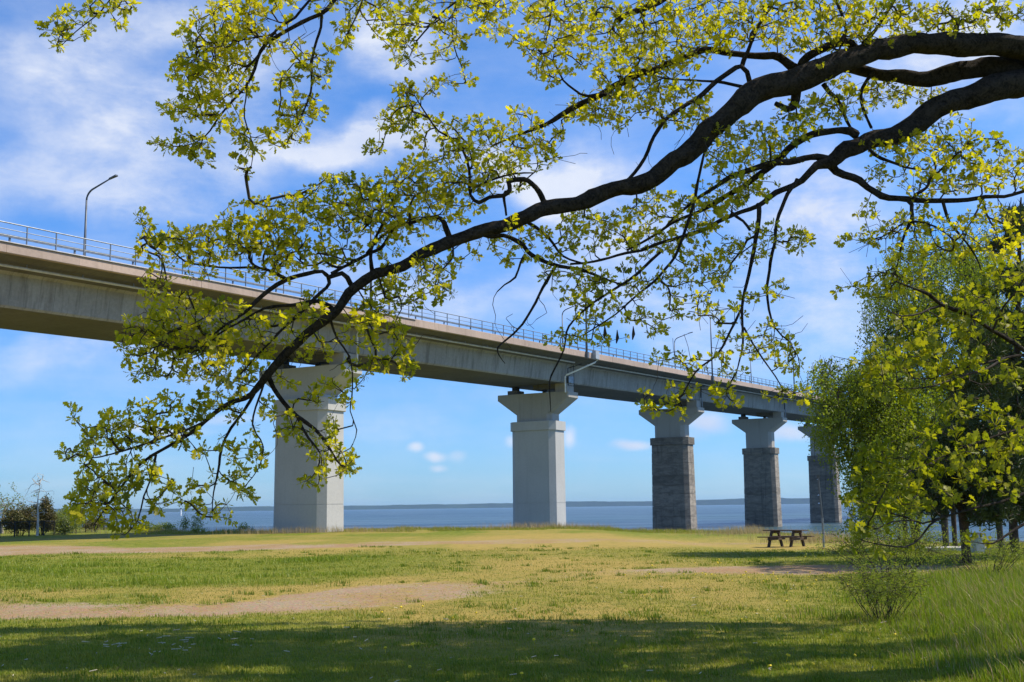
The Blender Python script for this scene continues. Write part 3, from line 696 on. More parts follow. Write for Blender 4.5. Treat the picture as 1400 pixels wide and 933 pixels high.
# ------------------------------------------------------------------ the oak
oak = empty('oak_tree', (8.3, 12.5, float(zg(8.3, 12.5))))
tag(oak, 'big oak in yellow green leaf, its dark limbs arching in from the right', 'tree')
OL = np.array(oak.location)
def L_(pts, d0, d1, par=None):
    """traced limb: pixels + width in px, at a depth running from d0 to d1"""
    n = len(pts); out_ = []; ln = [0]
    for a, b in zip(pts, pts[1:]): ln.append(ln[-1]+math.hypot(b[0]-a[0], b[1]-a[1]))
    P = []; R = []
    for (x, y, wd), s in zip(pts, ln):
        d = d0+(d1-d0)*s/ln[-1]; P.append(at(x, y, d)); R.append(max(wd*(.93 if wd > 12 else .97)*d/FPX/2, .0022))
    return P, R
FORK = at(1470, 118, 11.6)
LIMBS = [
 # big limb sweeping to lower left
 ([(1475, 112, 44), (1430, 72, 38), (1400, 66, 36), (1330, 64, 34), (1260, 62, 32), (1200, 70, 31), (1150, 88, 32), (1100, 107, 33), (1040, 123, 34), (1000, 152, 31), (960, 190, 30), (920, 222, 29), (900, 239, 28), (850, 258, 25), (800, 271, 24), (760, 281, 23), (720, 296, 21), (690, 308, 20), (650, 318, 18), (600, 334, 17), (560, 353, 15), (520, 373, 14), (490, 393, 13), (462, 423, 13), (411, 466, 13), (393, 483, 12), (368, 514, 11), (340, 537, 9), (317, 548, 7), (281, 576, 6), (238, 605, 5), (196, 632, 4), (160, 673, 3), (128, 719, 1.5)], 11.6, 9.2),
 # second limb
 ([(1475, 120, 50), (1430, 112, 46), (1396, 115, 46), (1364, 120, 40), (1328, 132, 34), (1275, 147, 31), (1257, 164, 31), (1221, 185, 25), (1186, 190, 24), (1157, 205, 22), (1132, 221, 19), (1114, 227, 11), (1093, 243, 9), (1071, 257, 8), (1036, 280, 7), (1000, 293, 6), (962, 314, 6), (906, 332, 5), (857, 346, 4), (821, 357, 3.5), (779, 361, 3)], 11.6, 10.6),
 ([(1132, 219, 12), (1121, 215, 10), (1100, 217, 9), (1079, 224, 9), (1057, 226, 9), (1025, 233, 8), (1000, 243, 7), (971, 264, 5), (930, 290, 4), (902, 321, 2)], 11.1, 10.9),
 ([(1171, 185, 12), (1150, 177, 9), (1132, 178, 9), (1107, 184, 9), (1086, 200, 9), (1061, 226, 8), (1036, 243, 8), (989, 273, 7), (953, 288, 5), (900, 318, 4), (857, 343, 3)], 11.3, 11.2),
 ([(1132, 222, 14), (1143, 234, 11), (1164, 243, 10), (1178, 252, 9.5), (1196, 261, 9), (1239, 273, 8), (1293, 274, 7), (1346, 270, 6), (1375, 268, 5), (1400, 261, 5), (1440, 250, 4)], 11.2, 10.6),
 # middle limb behind
 ([(1475, 115, 44), (1430, 98, 38), (1386, 95, 32), (1328, 92, 26), (1293, 103, 24), (1257, 107, 22), (1214, 103, 16), (1180, 92, 15), (1140, 92, 14), (1093, 95, 14), (1070, 84, 12), (1053, 77, 11), (1018, 75, 9), (964, 74, 9), (921, 84, 8), (893, 97, 10), (871, 104, 10), (829, 130, 8), (793, 140, 8), (775, 154, 7), (743, 171, 5), (703, 186, 3.5), (670, 200, 2)], 11.7, 11.3),
 ([(1180, 76, 16), (1162, 58, 13), (1150, 57, 11), (1128, 65, 11), (1100, 86, 11), (1090, 104, 9)], 11.3, 11.4),
 ([(1090, 118, 14), (1088, 140, 13), (1078, 150, 8), (1064, 138, 6)], 11.1, 11.0),
 ([(1039, 124, 8), (1025, 121, 6), (989, 114, 5), (939, 111, 3), (900, 105, 2)], 11.2, 11.0),
 ([(1030, 122, 8), (1014, 93, 7), (971, 121, 7), (936, 146, 6), (906, 170, 5.5), (885, 205, 5), (868, 236, 5), (846, 256, 5)], 11.2, 10.6),
 ([(1014, 92, 7), (1022, 70, 6), (1039, 32, 5), (1064, -2, 3)], 11.2, 11.0),
 ([(1150, 57, 9), (1158, 40, 5), (1140, -10, 4)], 11.2, 11.2),
 ([(1180, 60, 8), (1205, 30, 4), (1228, -8, 4)], 11.3, 11.3),
 ([(1305, 48, 8), (1304, 28, 6), (1304, 26, 3)], 11.4, 11.4),
 # twisted side branch above the limb
 ([(752, 282, 10), (746, 275, 8), (738, 262, 8), (729, 254, 7), (717, 246, 7), (705, 245, 7), (694, 250, 7), (695, 262, 7), (688, 268, 6), (671, 271, 6), (657, 279, 5.5), (643, 266, 4), (641, 232, 4), (632, 205, 3.5), (622, 191, 3), (600, 179, 3), (585, 160, 2.5), (575, 145, 2), (568, 132, 1.5)], 10.7, 10.2),
 ([(692, 262, 5), (690, 275, 4), (692, 295, 3)], 10.6, 10.5),
 ([(643, 266, 4), (648, 256, 4), (690, 240, 3), (730, 235, 2)], 10.5, 10.3),
 ([(616, 330, 9), (612, 314, 8), (605, 300, 7), (586, 298, 5), (546, 307, 5), (521, 325, 4), (500, 343, 3.5)], 10.4, 10.1),
 # branches to the left from the limb
 ([(490, 396, 10), (478, 392, 8), (464, 376, 8), (449, 379, 7), (440, 372, 6), (417, 375, 6.5), (392, 382, 7), (367, 396, 6), (353, 407, 6), (324, 432, 4), (292, 457, 2.5)], 10.1, 9.5),
 ([(392, 382, 6), (374, 373, 5), (339, 366, 4), (289, 364, 3), (253, 357, 2.5), (231, 339, 2), (203, 325, 1.5), (192, 300, 1)], 9.8, 9.3),
 ([(458, 425, 7), (435, 411, 6), (403, 416, 5), (360, 421, 4), (324, 443, 3), (280, 470, 2)], 10, 9.5),
 ([(449, 379, 6), (446, 393, 5), (421, 420, 5), (381, 454, 4), (346, 493, 3), (310, 532, 2)], 10, 9.5),
 ([(539, 311, 5), (520, 340, 5), (506, 346, 5), (480, 362, 5), (449, 377, 5)], 10.2, 10.0),
 ([(510, 376, 7), (507, 340, 4), (521, 310, 3.5), (535, 285, 3)], 10.1, 10.0),
 # branches below it
 ([(366, 515, 8), (372, 528, 7), (381, 544, 6), (406, 569, 6), (431, 587, 5), (449, 612, 4), (460, 630, 3), (474, 643, 2)], 9.8, 9.4),
 ([(406, 569, 4), (420, 600, 3.5), (437, 620, 2.5), (432, 645, 1.8), (420, 658, 1)], 9.7, 9.4),
 ([(352, 530, 6), (346, 541, 5), (317, 584, 4), (303, 612, 4), (299, 635, 3.5), (296, 651, 3), (292, 673, 2), (289, 697, 1.5)], 9.8, 9.4),
 ([(360, 522, 4), (358, 535, 3), (346, 580, 2.5), (356, 600, 2), (360, 616, 2), (353, 641, 1.5), (335, 665, 1)], 9.8, 9.5),
 ([(454, 432, 4), (454, 444, 3.5), (462, 466, 3), (477, 487, 2.5), (482, 513, 2), (481, 545, 2), (479, 562, 1.5), (488, 588, 1.5), (483, 606, 1)], 10, 9.8),
 ([(281, 576, 4), (255, 588, 3.5), (217, 601, 3), (167, 616, 2.5), (124, 627, 1.5), (96, 616, 1)], 9.5, 9.0),
 ([(213, 622, 4), (204, 660, 2.5), (196, 680, 2.5), (189, 712, 2), (172, 730, 1)], 9.4, 9.1),
 ([(160, 673, 3), (140, 655, 2), (122, 640, 1.5)], 9.2, 9.0),
 # hanging centre branches
 ([(1090, 245, 6), (1079, 256, 6), (1068, 285, 5.5), (1060, 316, 4.5), (1052, 369, 4), (1049, 410, 3.5), (1060, 448, 2.5), (1078, 466, 2), (1083, 474, 2), (1092, 489, 1)], 10.9, 10.5),
 ([(1036, 280, 7), (1037, 292, 6.5), (1032, 320, 6), (1023, 373, 5), (1016, 400, 4.5), (1015, 421, 4), (1016, 445, 3.5), (1016, 470, 3), (1008, 508, 1.5)], 10.8, 10.2),
 ([(1015, 421, 4), (1000, 451, 3.5), (981, 485, 3), (951, 509, 2.5), (933, 541, 1.5)], 10.4, 10.0),
 ([(1017, 448, 3), (1041, 489, 2.5), (1060, 515, 2), (1071, 534, 1.5)], 10.4, 10.1),
 ([(1000, 291, 5), (1016, 302, 4), (1026, 318, 4)], 10.8, 10.7),
 ([(967, 196, 4), (962, 215, 4), (955, 240, 4), (946, 290, 5), (930, 330, 4.5), (911, 368, 4), (895, 385, 3.5), (875, 400, 3), (843, 429, 2), (811, 450, 2), (790, 462, 1)], 10.8, 10.3),
 ([(906, 342, 4), (870, 375, 4), (840, 395, 3.5), (811, 414, 3), (785, 440, 3), (775, 454, 3), (771, 479, 2.5), (754, 514, 2.5), (752, 530, 2), (753, 563, 1)], 10.7, 10.0),
 ([(660, 320, 9), (672, 323, 8), (690, 324, 7), (707, 328, 7), (716, 336, 7), (721, 346, 6.5), (735, 354, 6), (764, 362, 5.5), (803, 372, 5), (825, 380, 3.5), (850, 389, 2)], 10.6, 10.4),
 ([(718, 348, 4), (712, 358, 3.5), (705, 379, 3.2), (690, 390, 2.6), (680, 399, 1.5)], 10.5, 10.4),
 ([(760, 364, 5), (748, 385, 4.5), (736, 404, 4), (714, 443, 3.5), (693, 464, 3), (681, 476, 2.5), (684, 488, 1.5), (690, 497, 1)], 10.5, 10.1),
 ([(722, 305, 5), (750, 325, 4), (770, 350, 3), (800, 362, 3)], 10.8, 10.6),
 # high left spray hanging from above the frame
 ([(560, -60, 10), (500, -30, 9), (457, 0, 6.5), (436, 18, 6), (400, 36, 6), (371, 54, 5), (357, 71, 5), (343, 107, 4), (321, 136, 3.5), (296, 168, 3), (279, 189, 2), (250, 200, 1.5), (218, 198, 1)], 9.6, 9.2),
 ([(470, -30, 5), (425, 0, 4), (404, 25, 4), (379, 41, 4), (355, 75, 3.5), (335, 95, 2)], 9.5, 9.3),
 ([(440, 16, 5), (438, 36, 4.5), (434, 54, 4), (427, 86, 4), (425, 125, 3), (415, 155, 2.5), (407, 171, 2), (389, 200, 1.5)], 9.5, 9.2),
 ([(338, 115, 3), (336, 135, 2), (334, 161, 2), (346, 200, 1.5), (343, 229, 1)], 9.3, 9.2),
 ([(378, 46, 3), (330, 55, 2.5), (293, 57, 2), (270, 70, 1)], 9.4, 9.2),
 ([(500, -30, 3), (492, 10, 2.5), (475, 45, 2), (462, 68, 1)], 9.5, 9.3),
 ([(250, -60, 5), (180, -25, 3), (150, 0, 2.2), (136, 18, 2), (104, 43, 1.5), (86, 61, 1)], 9.4, 9.2),
 ([(700, -50, 5), (650, -18, 3.5), (629, 0, 3), (600, 22, 2.5), (571, 54, 2), (560, 80, 1)], 10.2, 10.0),
 ([(629, 0, 3), (619, 20, 2), (621, 64, 2), (632, 93, 1.5), (636, 112, 1)], 10.2, 10.0),
 ([(990, -28, 12), (940, -12, 11), (900, 4, 10), (875, 17, 9), (858, 22, 8), (845, 28, 5)], 10.9, 10.7),
 ([(900, 4, 6), (850, -15, 4), (800, -12, 3.5), (757, 0, 3), (752, 30, 2.5), (745, 60, 2), (736, 80, 1)], 10.8, 10.5),
 ([(829, 130, 5), (804, 132, 4), (785, 122, 3), (771, 111, 3), (757, 84, 2), (740, 75, 1)], 11.0, 10.8),
 # branches off the right hand limb
 ([(1241, 273, 7), (1242, 290, 5.5), (1246, 303, 5), (1240, 318, 4), (1233, 337, 3), (1226, 363, 2.5), (1220, 385, 1.5)], 10.9, 10.6),
 ([(1289, 274, 5), (1297, 301, 4), (1314, 324, 3.2), (1334, 352, 2.5), (1345, 380, 1.5)], 10.8, 10.4),
 ([(1344, 271, 3), (1330, 300, 2.5), (1316, 317, 2)], 10.8, 10.6),
 ([(1344, 271, 3), (1350, 295, 2.5), (1361, 316, 2), (1365, 330, 1)], 10.8, 10.6),
 ([(1248, 303, 4), (1278, 311, 3), (1300, 325, 2)], 10.8, 10.6),
 ([(1246, 303, 4), (1228, 310, 3), (1205, 325, 2), (1180, 328, 1)], 10.8, 10.6),
 ([(1248, 272, 5), (1258, 262, 4), (1267, 254, 4), (1272, 245, 3.5), (1285, 234, 3), (1305, 214, 2.5), (1330, 195, 2)], 10.9, 11.1),
 ([(1180, 190, 6), (1190, 206, 5), (1203, 217, 4.5), (1237, 230, 3), (1263, 232, 2)], 11.2, 11.0),
 ([(1126, 115, 8), (1140, 135, 6), (1152, 155, 5), (1163, 178, 4)], 11.3, 11.3),
 ([(1195, 98, 6), (1180, 120, 5), (1180, 150, 4.5), (1193, 176, 4)], 11.5, 11.4),
]
LOW = [   # a low bough of the same oak, nearer to the viewer, coming in from the right
 ([(1560, 560, 12), (1470, 520, 9), (1420, 492, 8), (1385, 470, 7), (1357, 454, 6), (1325, 432, 6), (1289, 417, 5), (1272, 405, 5), (1255, 398, 3), (1225, 385, 1.5)], 8.4, 7.6),
 ([(1330, 434, 4), (1284, 419, 3.5), (1260, 428, 3), (1233, 432, 2.5), (1207, 421, 1)], 7.9, 7.5),
 ([(1420, 492, 6), (1400, 485, 5), (1374, 488, 4), (1345, 496, 3.5), (1314, 504, 3), (1282, 516, 2.5), (1240, 518, 1)], 8.1, 7.4),
 ([(1374, 490, 4), (1345, 505, 3.5), (1327, 511, 3), (1293, 522, 2.5), (1263, 530, 2), (1220, 532, 1)], 7.9, 7.3),
 ([(1357, 454, 4), (1372, 420, 3), (1392, 395, 2.5), (1405, 370, 2)], 7.8, 7.5),
 ([(1560, 600, 12), (1480, 640, 8), (1430, 662, 6), (1396, 677, 4.5), (1368, 686, 3.6), (1336, 694, 3.2), (1293, 705, 3), (1263, 716, 2.5), (1237, 706, 2), (1205, 700, 1)], 8.2, 7.3),
 ([(1290, 706, 3), (1271, 718, 2.8), (1259, 735, 2.5), (1237, 748, 2.3), (1196, 744, 2), (1175, 737, 1)], 7.5, 7.2),
 ([(1250, 712, 2.4), (1220, 713, 2.2), (1199, 723, 2), (1175, 717, 1)], 7.4, 7.2),
 ([(1490, 700, 6), (1430, 705, 5), (1400, 716, 4.5), (1379, 729, 3.5), (1357, 744, 2.3), (1335, 742, 1)], 8.0, 7.4),
 ([(1480, 560, 6), (1430, 570, 4), (1395, 585, 3.5), (1350, 600, 3), (1310, 615, 2.5), (1260, 640, 1.5)], 8.0, 7.3),
]
SK_P = []; SK_D = []; SK_L = []          # skeleton nodes that twigs may grow from
limbs_made = []
def add_limb(P, R, step, n, seed, name='branch', lump=.115, tipstart=.0):
    P, R = smooth_chain(P, R, step)
    nz = np.random.default_rng(seed); wv_ = nz.normal(size=P.shape)*(np.minimum(R, .03)[:, None])*.9
    for _ in range(2): wv_[1:-1] = (wv_[:-2]+wv_[1:-1]*2+wv_[2:])/4
    wv_[0] = 0; P = P+wv_
    me = limb_mesh(name, P-OL, R, M['oakbark'] if R.max() > .012 else M['twig'], n, lump, seed)
    link(name, me, oak); T = np.gradient(P, axis=0); T /= np.linalg.norm(T, axis=1)[:, None]+1e-9
    return P, R, T
for i, (pts, d0, d1) in enumerate(LIMBS+LOW):
    P, R = L_(pts, d0, d1)
    big = max(R) > .04
    P, R, T = add_limb(P, R, .07 if big else .07, 22 if big else 7, i)
    for p, r_, t in zip(P, R, T):
        if r_ < .085: SK_P.append(p); SK_D.append(t); SK_L.append(1 if i >= len(LIMBS) else 0)
# trunk, leader and upper crown outside the view
tr = [(8.3, 12.5, -.4), (8.25, 12.5, .1), (8.0, 12.45, 1.6), (7.5, 12.3, 3.2), (6.9, 12.0, 4.6), tuple(FORK-np.array([0, 0, .05]))]
P, R = smooth_chain(np.array(tr), np.array([.62, .50, .42, .39, .36, .27]), .2)
link('trunk', limb_mesh('trunk', P-OL, R, M['oakbark'], 26, .10, 99), oak)
UP = [([tuple(P[int(len(P)*.8)]), (7.2, 12.5, 6.8), (7.6, 13.4, 8.8), (8.0, 14.6, 10.8), (8.4, 15.6, 13.2)], [.3, .24, .19, .12, .04]),
      ([(7.3, 12.7, 7.2), (6.2, 13.8, 9.0), (4.8, 15.0, 10.4), (2.6, 15.8, 11.4), (.4, 16.0, 12.0)], [.2, .16, .12, .08, .03]),
      ([(7.6, 13.4, 8.8), (6.0, 13.6, 10.2), (4.4, 13.4, 11.4), (2.6, 13.4, 12.2)], [.16, .12, .08, .03]),
      ([(7.6, 13.4, 8.8), (9.6, 14.4, 10.4), (12.0, 15.2, 11.8), (14.6, 15.6, 12.2)], [.17, .12, .08, .03]),
      ([(7.2, 12.4, 6.6), (9.4, 13.6, 8.4), (12.0, 14.6, 9.8), (15.0, 15.0, 10.6)], [.2, .14, .08, .03]),
      ([(8.0, 14.6, 10.8), (6.4, 16.4, 11.8), (5.0, 17.6, 12.4)], [.12, .08, .03]),
      ([(8.0, 14.6, 10.8), (10.0, 16.2, 12.0), (11.6, 17.4, 12.8)], [.12, .08, .03]),
      ([(4.8, 15.0, 10.4), (4.0, 16.6, 11.4), (2.6, 17.8, 12.0)], [.09, .06, .03]),
      ([(9.6, 14.4, 10.4), (9.8, 12.9, 11.6), (10.2, 12.8, 13.0)], [.1, .06, .03]),
      ([(7.3, 12.0, 6.6), (5.6, 10.8, 8.2), (3.4, 9.2, 9.0), (.8, 8.6, 8.8), (-1.6, 8.8, 8.2)], [.18, .14, .10, .07, .04])]
# boughs feeding the two low branches and the hanging sprays
UP += [([(7.9, 12.4, 2.2), (7.0, 10.6, 2.9), tuple(at(1560, 560, 8.4))], [.14, .10, .036]), ([(7.9, 12.4, 2.0), (6.9, 10.2, 2.0), tuple(at(1560, 600, 8.2))], [.12, .08, .032]),
       ([(6.9, 10.2, 2.0), (5.8, 9.0, 1.7), tuple(at(1490, 700, 8.0))], [.07, .05, .016]), ([(7.0, 10.6, 2.9), (5.6, 9, 2.5), tuple(at(1480, 560, 8.0))], [.06, .04, .015]),
       ([(-1.6, 8.8, 8.2), (-1.0, 9.3, 7.3), tuple(at(560, -60, 9.6))], [.05, .045, .035]), ([(-1.6, 8.8, 8.2), (-2.4, 9.0, 7.2), tuple(at(250, -60, 9.4))], [.035, .028, .016]),
       ([(.8, 8.6, 8.8), (.5, 9.5, 7.8), tuple(at(700, -50, 10.2))], [.04, .03, .017]), ([(5.6, 10.8, 8.6), (3.4, 10.6, 7.6), tuple(at(990, -28, 10.9))], [.08, .06, .04])]
for i, (p, r_) in enumerate(UP):
    P, R, T = add_limb(np.array(p, float), np.array(r_, float), .2, 9, 300+i)
    if i < 9:
        for q, rr, t in zip(P, R, T):
            if rr < .12: SK_P.append(q); SK_D.append(t); SK_L.append(2)

# ------------------------------------------------------------------ where the leaves are (photo pixels cx, cy, rx, ry, density)
FOL = [(75,40,18,10,1),(95,22,22,12,1),(150,10,30,12,1),(165,34,9,8,1),(85,58,9,8,1),(120,38,12,7,.7),
(300,40,50,32,1),(280,80,35,22,1),(262,100,32,18,1),(300,120,50,20,1),(255,148,28,14,1),(330,18,32,20,.9),(340,60,34,28,.8),(250,196,34,11,1),(275,210,14,10,1),(325,175,16,14,.8),(342,205,16,12,.8),(335,229,12,4,1),(365,8,40,15,.7),(400,50,22,18,.4),(425,88,20,18,.6),(385,112,15,12,.9),(405,152,24,22,.9),(390,188,28,12,1),(440,102,10,18,.6),(432,150,12,14,.7),(474,32,14,18,.9),(465,60,10,9,.9),(440,6,30,9,.5),(300,150,30,20,.6),(318,100,30,18,.7),
(540,38,30,14,1),(550,65,20,12,.9),(600,18,62,18,.8),(618,60,22,22,.5),(640,95,10,14,.8),(515,8,42,12,.7),(680,8,55,12,.9),(672,38,20,14,.9),(568,82,28,9,.5),(602,115,20,10,.9),
(560,128,20,16,1),(555,165,34,20,.95),(592,197,30,18,.9),(512,200,12,9,1),(600,122,12,9,.8),(640,170,38,10,.8),(668,192,42,22,.95),(715,160,16,10,.8),(548,150,16,12,1),
(780,18,72,20,1),(740,60,36,18,1),(752,100,24,14,1),(825,60,60,32,.9),(900,40,60,38,1),(860,110,48,28,.95),(800,150,34,16,.9),(738,190,40,20,.8),(850,152,34,20,.9),(900,100,50,38,1),(960,40,60,38,1),(1020,30,58,28,1),(930,150,38,24,.9),(1100,38,70,34,1),(1180,28,60,26,1),(1250,25,60,20,.9),(1320,24,60,20,.9),(1372,14,40,15,.9),(1220,55,60,10,.6),(1130,95,30,12,.6),
(700,215,58,22,.8),(640,230,58,24,.8),(580,240,50,24,.8),(680,250,40,14,.7),(600,277,58,22,.9),(540,262,48,24,.9),(480,272,48,28,.95),(440,300,45,24,1),(400,282,24,14,.8),(448,240,12,10,1),(500,302,50,26,.85),(560,312,40,20,.7),(345,302,46,24,1),(300,332,48,22,1),(250,326,38,16,1),(200,320,13,18,1),(191,298,6,10,1),(230,350,38,12,.8),(360,332,50,22,1),(410,342,48,22,.9),(380,368,46,12,.5),(460,352,38,16,.5),(288,368,44,10,.4),(345,274,10,5,1),(470,245,16,12,.7),
(212,392,26,16,1),(240,420,44,18,1),(218,450,46,22,1.1),(188,466,26,18,1.1),(270,458,48,22,1),(300,430,38,16,.7),(335,448,36,20,.7),(218,490,42,20,1.1),(285,490,48,18,1),(200,512,20,10,1),(325,508,36,18,.7),(350,480,22,13,.6),(270,515,25,10,.8),(400,448,36,22,.45),(420,480,28,16,.35),(430,418,28,16,.45),(370,470,20,14,.4),
(100,568,8,13,1),(150,580,28,12,1),(200,560,28,10,.9),(190,590,38,18,1),(140,602,28,12,1),(108,620,24,10,1),(240,546,28,10,.8),(270,560,28,12,.9),(300,545,28,10,.7),(250,590,24,12,.6),(318,560,18,13,.6),(130,650,24,18,1),(120,680,24,18,1),(160,660,28,18,1),(190,640,24,18,.9),(150,700,28,16,1),(108,700,14,12,1),(220,660,13,13,.8),(190,720,11,13,1),(215,690,11,12,1),(165,727,12,7,1),(236,670,7,7,1),(272,620,13,7,1),(308,610,14,12,1),(346,600,9,18,.8),(350,625,13,9,.9),(300,650,16,7,.6),(272,668,15,10,1.1),(328,660,14,14,1),(262,690,15,7,1),(304,700,15,11,1.1),(340,680,9,7,1),(288,702,13,6,1),(325,628,16,10,.5),
(385,520,18,9,.8),(428,545,28,7,.8),(440,530,18,9,.7),(395,590,18,11,1),(420,602,14,13,.9),(450,582,14,9,1),(455,610,14,14,.9),(475,632,14,13,1.1),(470,545,14,9,.9),(440,622,18,11,.9),(415,658,9,5,1.1),(438,655,8,8,1.1),(368,560,11,18,.6),(440,482,10,7,.5),(400,560,12,10,.5),
(500,428,24,13,.7),(520,420,28,18,.8),(540,398,38,13,.7),(560,412,20,9,.8),(590,396,24,10,.8),(612,370,18,14,.9),(570,350,48,12,.4),(520,452,28,13,.6),(545,470,18,18,.9),(560,495,18,11,1),(530,500,28,9,.9),(555,515,8,5,1),(500,470,18,9,.6),(480,500,13,11,.5),(480,525,9,8,.7),(600,400,22,10,.9),(470,460,18,11,.4),(585,370,26,12,.7),(535,375,26,10,.6),
(680,342,48,16,.35),(740,312,48,13,.5),(790,302,38,13,.6),(760,342,48,18,.5),(820,322,48,18,.6),(862,302,38,18,.7),(900,282,38,18,.8),(880,332,38,18,.8),(930,322,38,22,.9),(960,292,38,22,1),(990,262,38,22,1),(1030,252,38,18,.9),(1050,212,38,18,.9),(1000,222,28,18,.9),(1080,172,38,18,.9),(1110,150,38,16,.9),(1150,150,38,13,.9),(1020,185,38,18,.9),(975,200,20,20,.6),(850,388,48,18,.6),(800,400,38,18,.6),(820,430,36,13,.9),(780,380,38,18,.5),(900,392,28,18,.6),(880,432,28,10,.7),(770,462,26,10,.9),(812,458,14,8,.8),(890,446,18,11,1),(840,466,22,6,.3),(930,362,28,18,.6),(960,392,28,18,.6),(980,362,28,18,.7),(1010,342,38,18,.8),(1060,320,38,13,.9),(1088,332,18,11,1),(940,420,28,13,.6),(990,432,28,13,.6),(1000,470,28,13,.6),(965,495,28,10,.7),(930,490,24,7,1),(1050,480,28,13,.6),(1082,498,18,13,.8),(1070,470,18,11,.7),(900,490,18,6,1),(895,556,24,7,1.1),(925,537,18,9,1),(985,540,18,13,.8),(1000,552,13,9,.9),(1085,540,22,8,1.3),(930,562,9,12,1),(1000,512,18,9,.7),(1050,450,18,11,.6),(1060,400,13,13,.6),(1030,400,18,11,.6),(1105,320,5,6,1),(885,540,10,5,1),(1040,545,14,6,.5),
(1200,130,38,18,.8),(1150,120,26,12,.6),(1250,125,38,12,.7),(1300,170,28,10,.6),(1250,200,48,18,.9),(1292,212,48,18,.95),(1230,232,38,11,.8),(1320,232,38,18,.9),(1280,252,48,13,.9),(1352,242,38,18,.9),(1382,222,28,18,.9),(1200,248,16,10,.5),(1352,292,38,13,.8),(1190,288,18,13,.9),(1200,320,24,13,1),(1230,312,28,13,1),(1168,326,20,6,.9),(1260,300,28,13,.8),(1242,342,28,11,.9),(1292,312,28,13,.9),(1300,346,24,13,.8),(1230,370,36,12,.8),(1188,386,26,9,.8),(1160,396,13,5,.7),(1210,402,30,9,.8),(1255,390,30,12,.8),(1330,330,34,16,.7),(1380,300,26,16,.7),(1375,340,24,14,.7),(1195,200,24,10,.6),(1340,195,40,12,.6)]
FOLN = [(1330,410,46,18,.9),(1372,380,28,22,.9),(1382,440,22,22,.9),(1300,450,38,18,.9),(1252,440,38,13,.7),(1240,480,46,18,.9),(1205,500,38,14,.9),(1300,490,48,18,.8),(1270,512,46,11,.8),(1350,500,38,18,.7),(1390,520,18,18,.8),(1310,550,24,14,.8),(1350,560,28,18,.7),(1380,600,24,22,.9),(1340,620,38,18,.9),(1300,620,38,18,.9),(1250,640,46,18,.9),(1210,660,38,18,.9),(1260,680,46,14,.9),(1185,690,28,11,.9),(1230,700,38,11,.8),(1350,650,38,14,.7),(1200,722,38,9,.6),(1172,740,16,7,.6),(1222,752,38,7,.6),(1340,735,22,7,.9),(1376,660,22,14,.8),(1200,620,36,16,.6),(1215,540,36,14,.5),(1280,585,30,14,.6),(1290,525,24,10,.7)]
def px_points(rows, per):
    X = []
    for cx, cy, rx, ry, dn in rows:
        n = max(1, int(round(math.pi*rx*ry*dn/per)))
        a = rng.uniform(0, 2*math.pi, n); q = np.sqrt(rng.uniform(0, 1.25, n)); X.append(np.stack([cx+rx*q*np.cos(a), cy+ry*q*np.sin(a)], 1))
    X = np.vstack(X)
    # thin out points that crowd each other
    keep = []; cell = {}
    rmin = math.sqrt(per)*.52
    for i in rng.permutation(len(X)):
        c = (int(X[i, 0]//rmin), int(X[i, 1]//rmin)); ok = True
        for a in (-1, 0, 1):
            for b in (-1, 0, 1):
                for j in cell.get((c[0]+a, c[1]+b), ()):
                    if (X[i, 0]-X[j, 0])**2+(X[i, 1]-X[j, 1])**2 < rmin*rmin: ok = False
        if ok: keep.append(i); cell.setdefault(c, []).append(i)
    return X[keep]
SK_P = np.array(SK_P); SK_D = np.array(SK_D); SK_L = np.array(SK_L)
skpx = np.array([to_px(p) for p in SK_P])
def lift(X, ok, spread):
    S = skpx[ok]; out_ = []
    for x, y in X:
        d2 = (S[:, 0]-x)**2+(S[:, 1]-y)**2; j = np.argpartition(d2, 4)[:5]
        dep = S[j, 2].mean() + rng.normal(0, spread); out_.append(at(x, y, dep))
    return np.array(out_)
FOL = [(a, b, c, d, e*(1.25 if b < 170 and a > 700 else 1.05)) for a, b, c, d, e in FOL]
A1 = lift(px_points(FOL, 48), np.where(SK_L == 0)[0], .22)
A2 = lift(px_points(FOLN, 80), np.where(SK_L == 1)[0], .18)
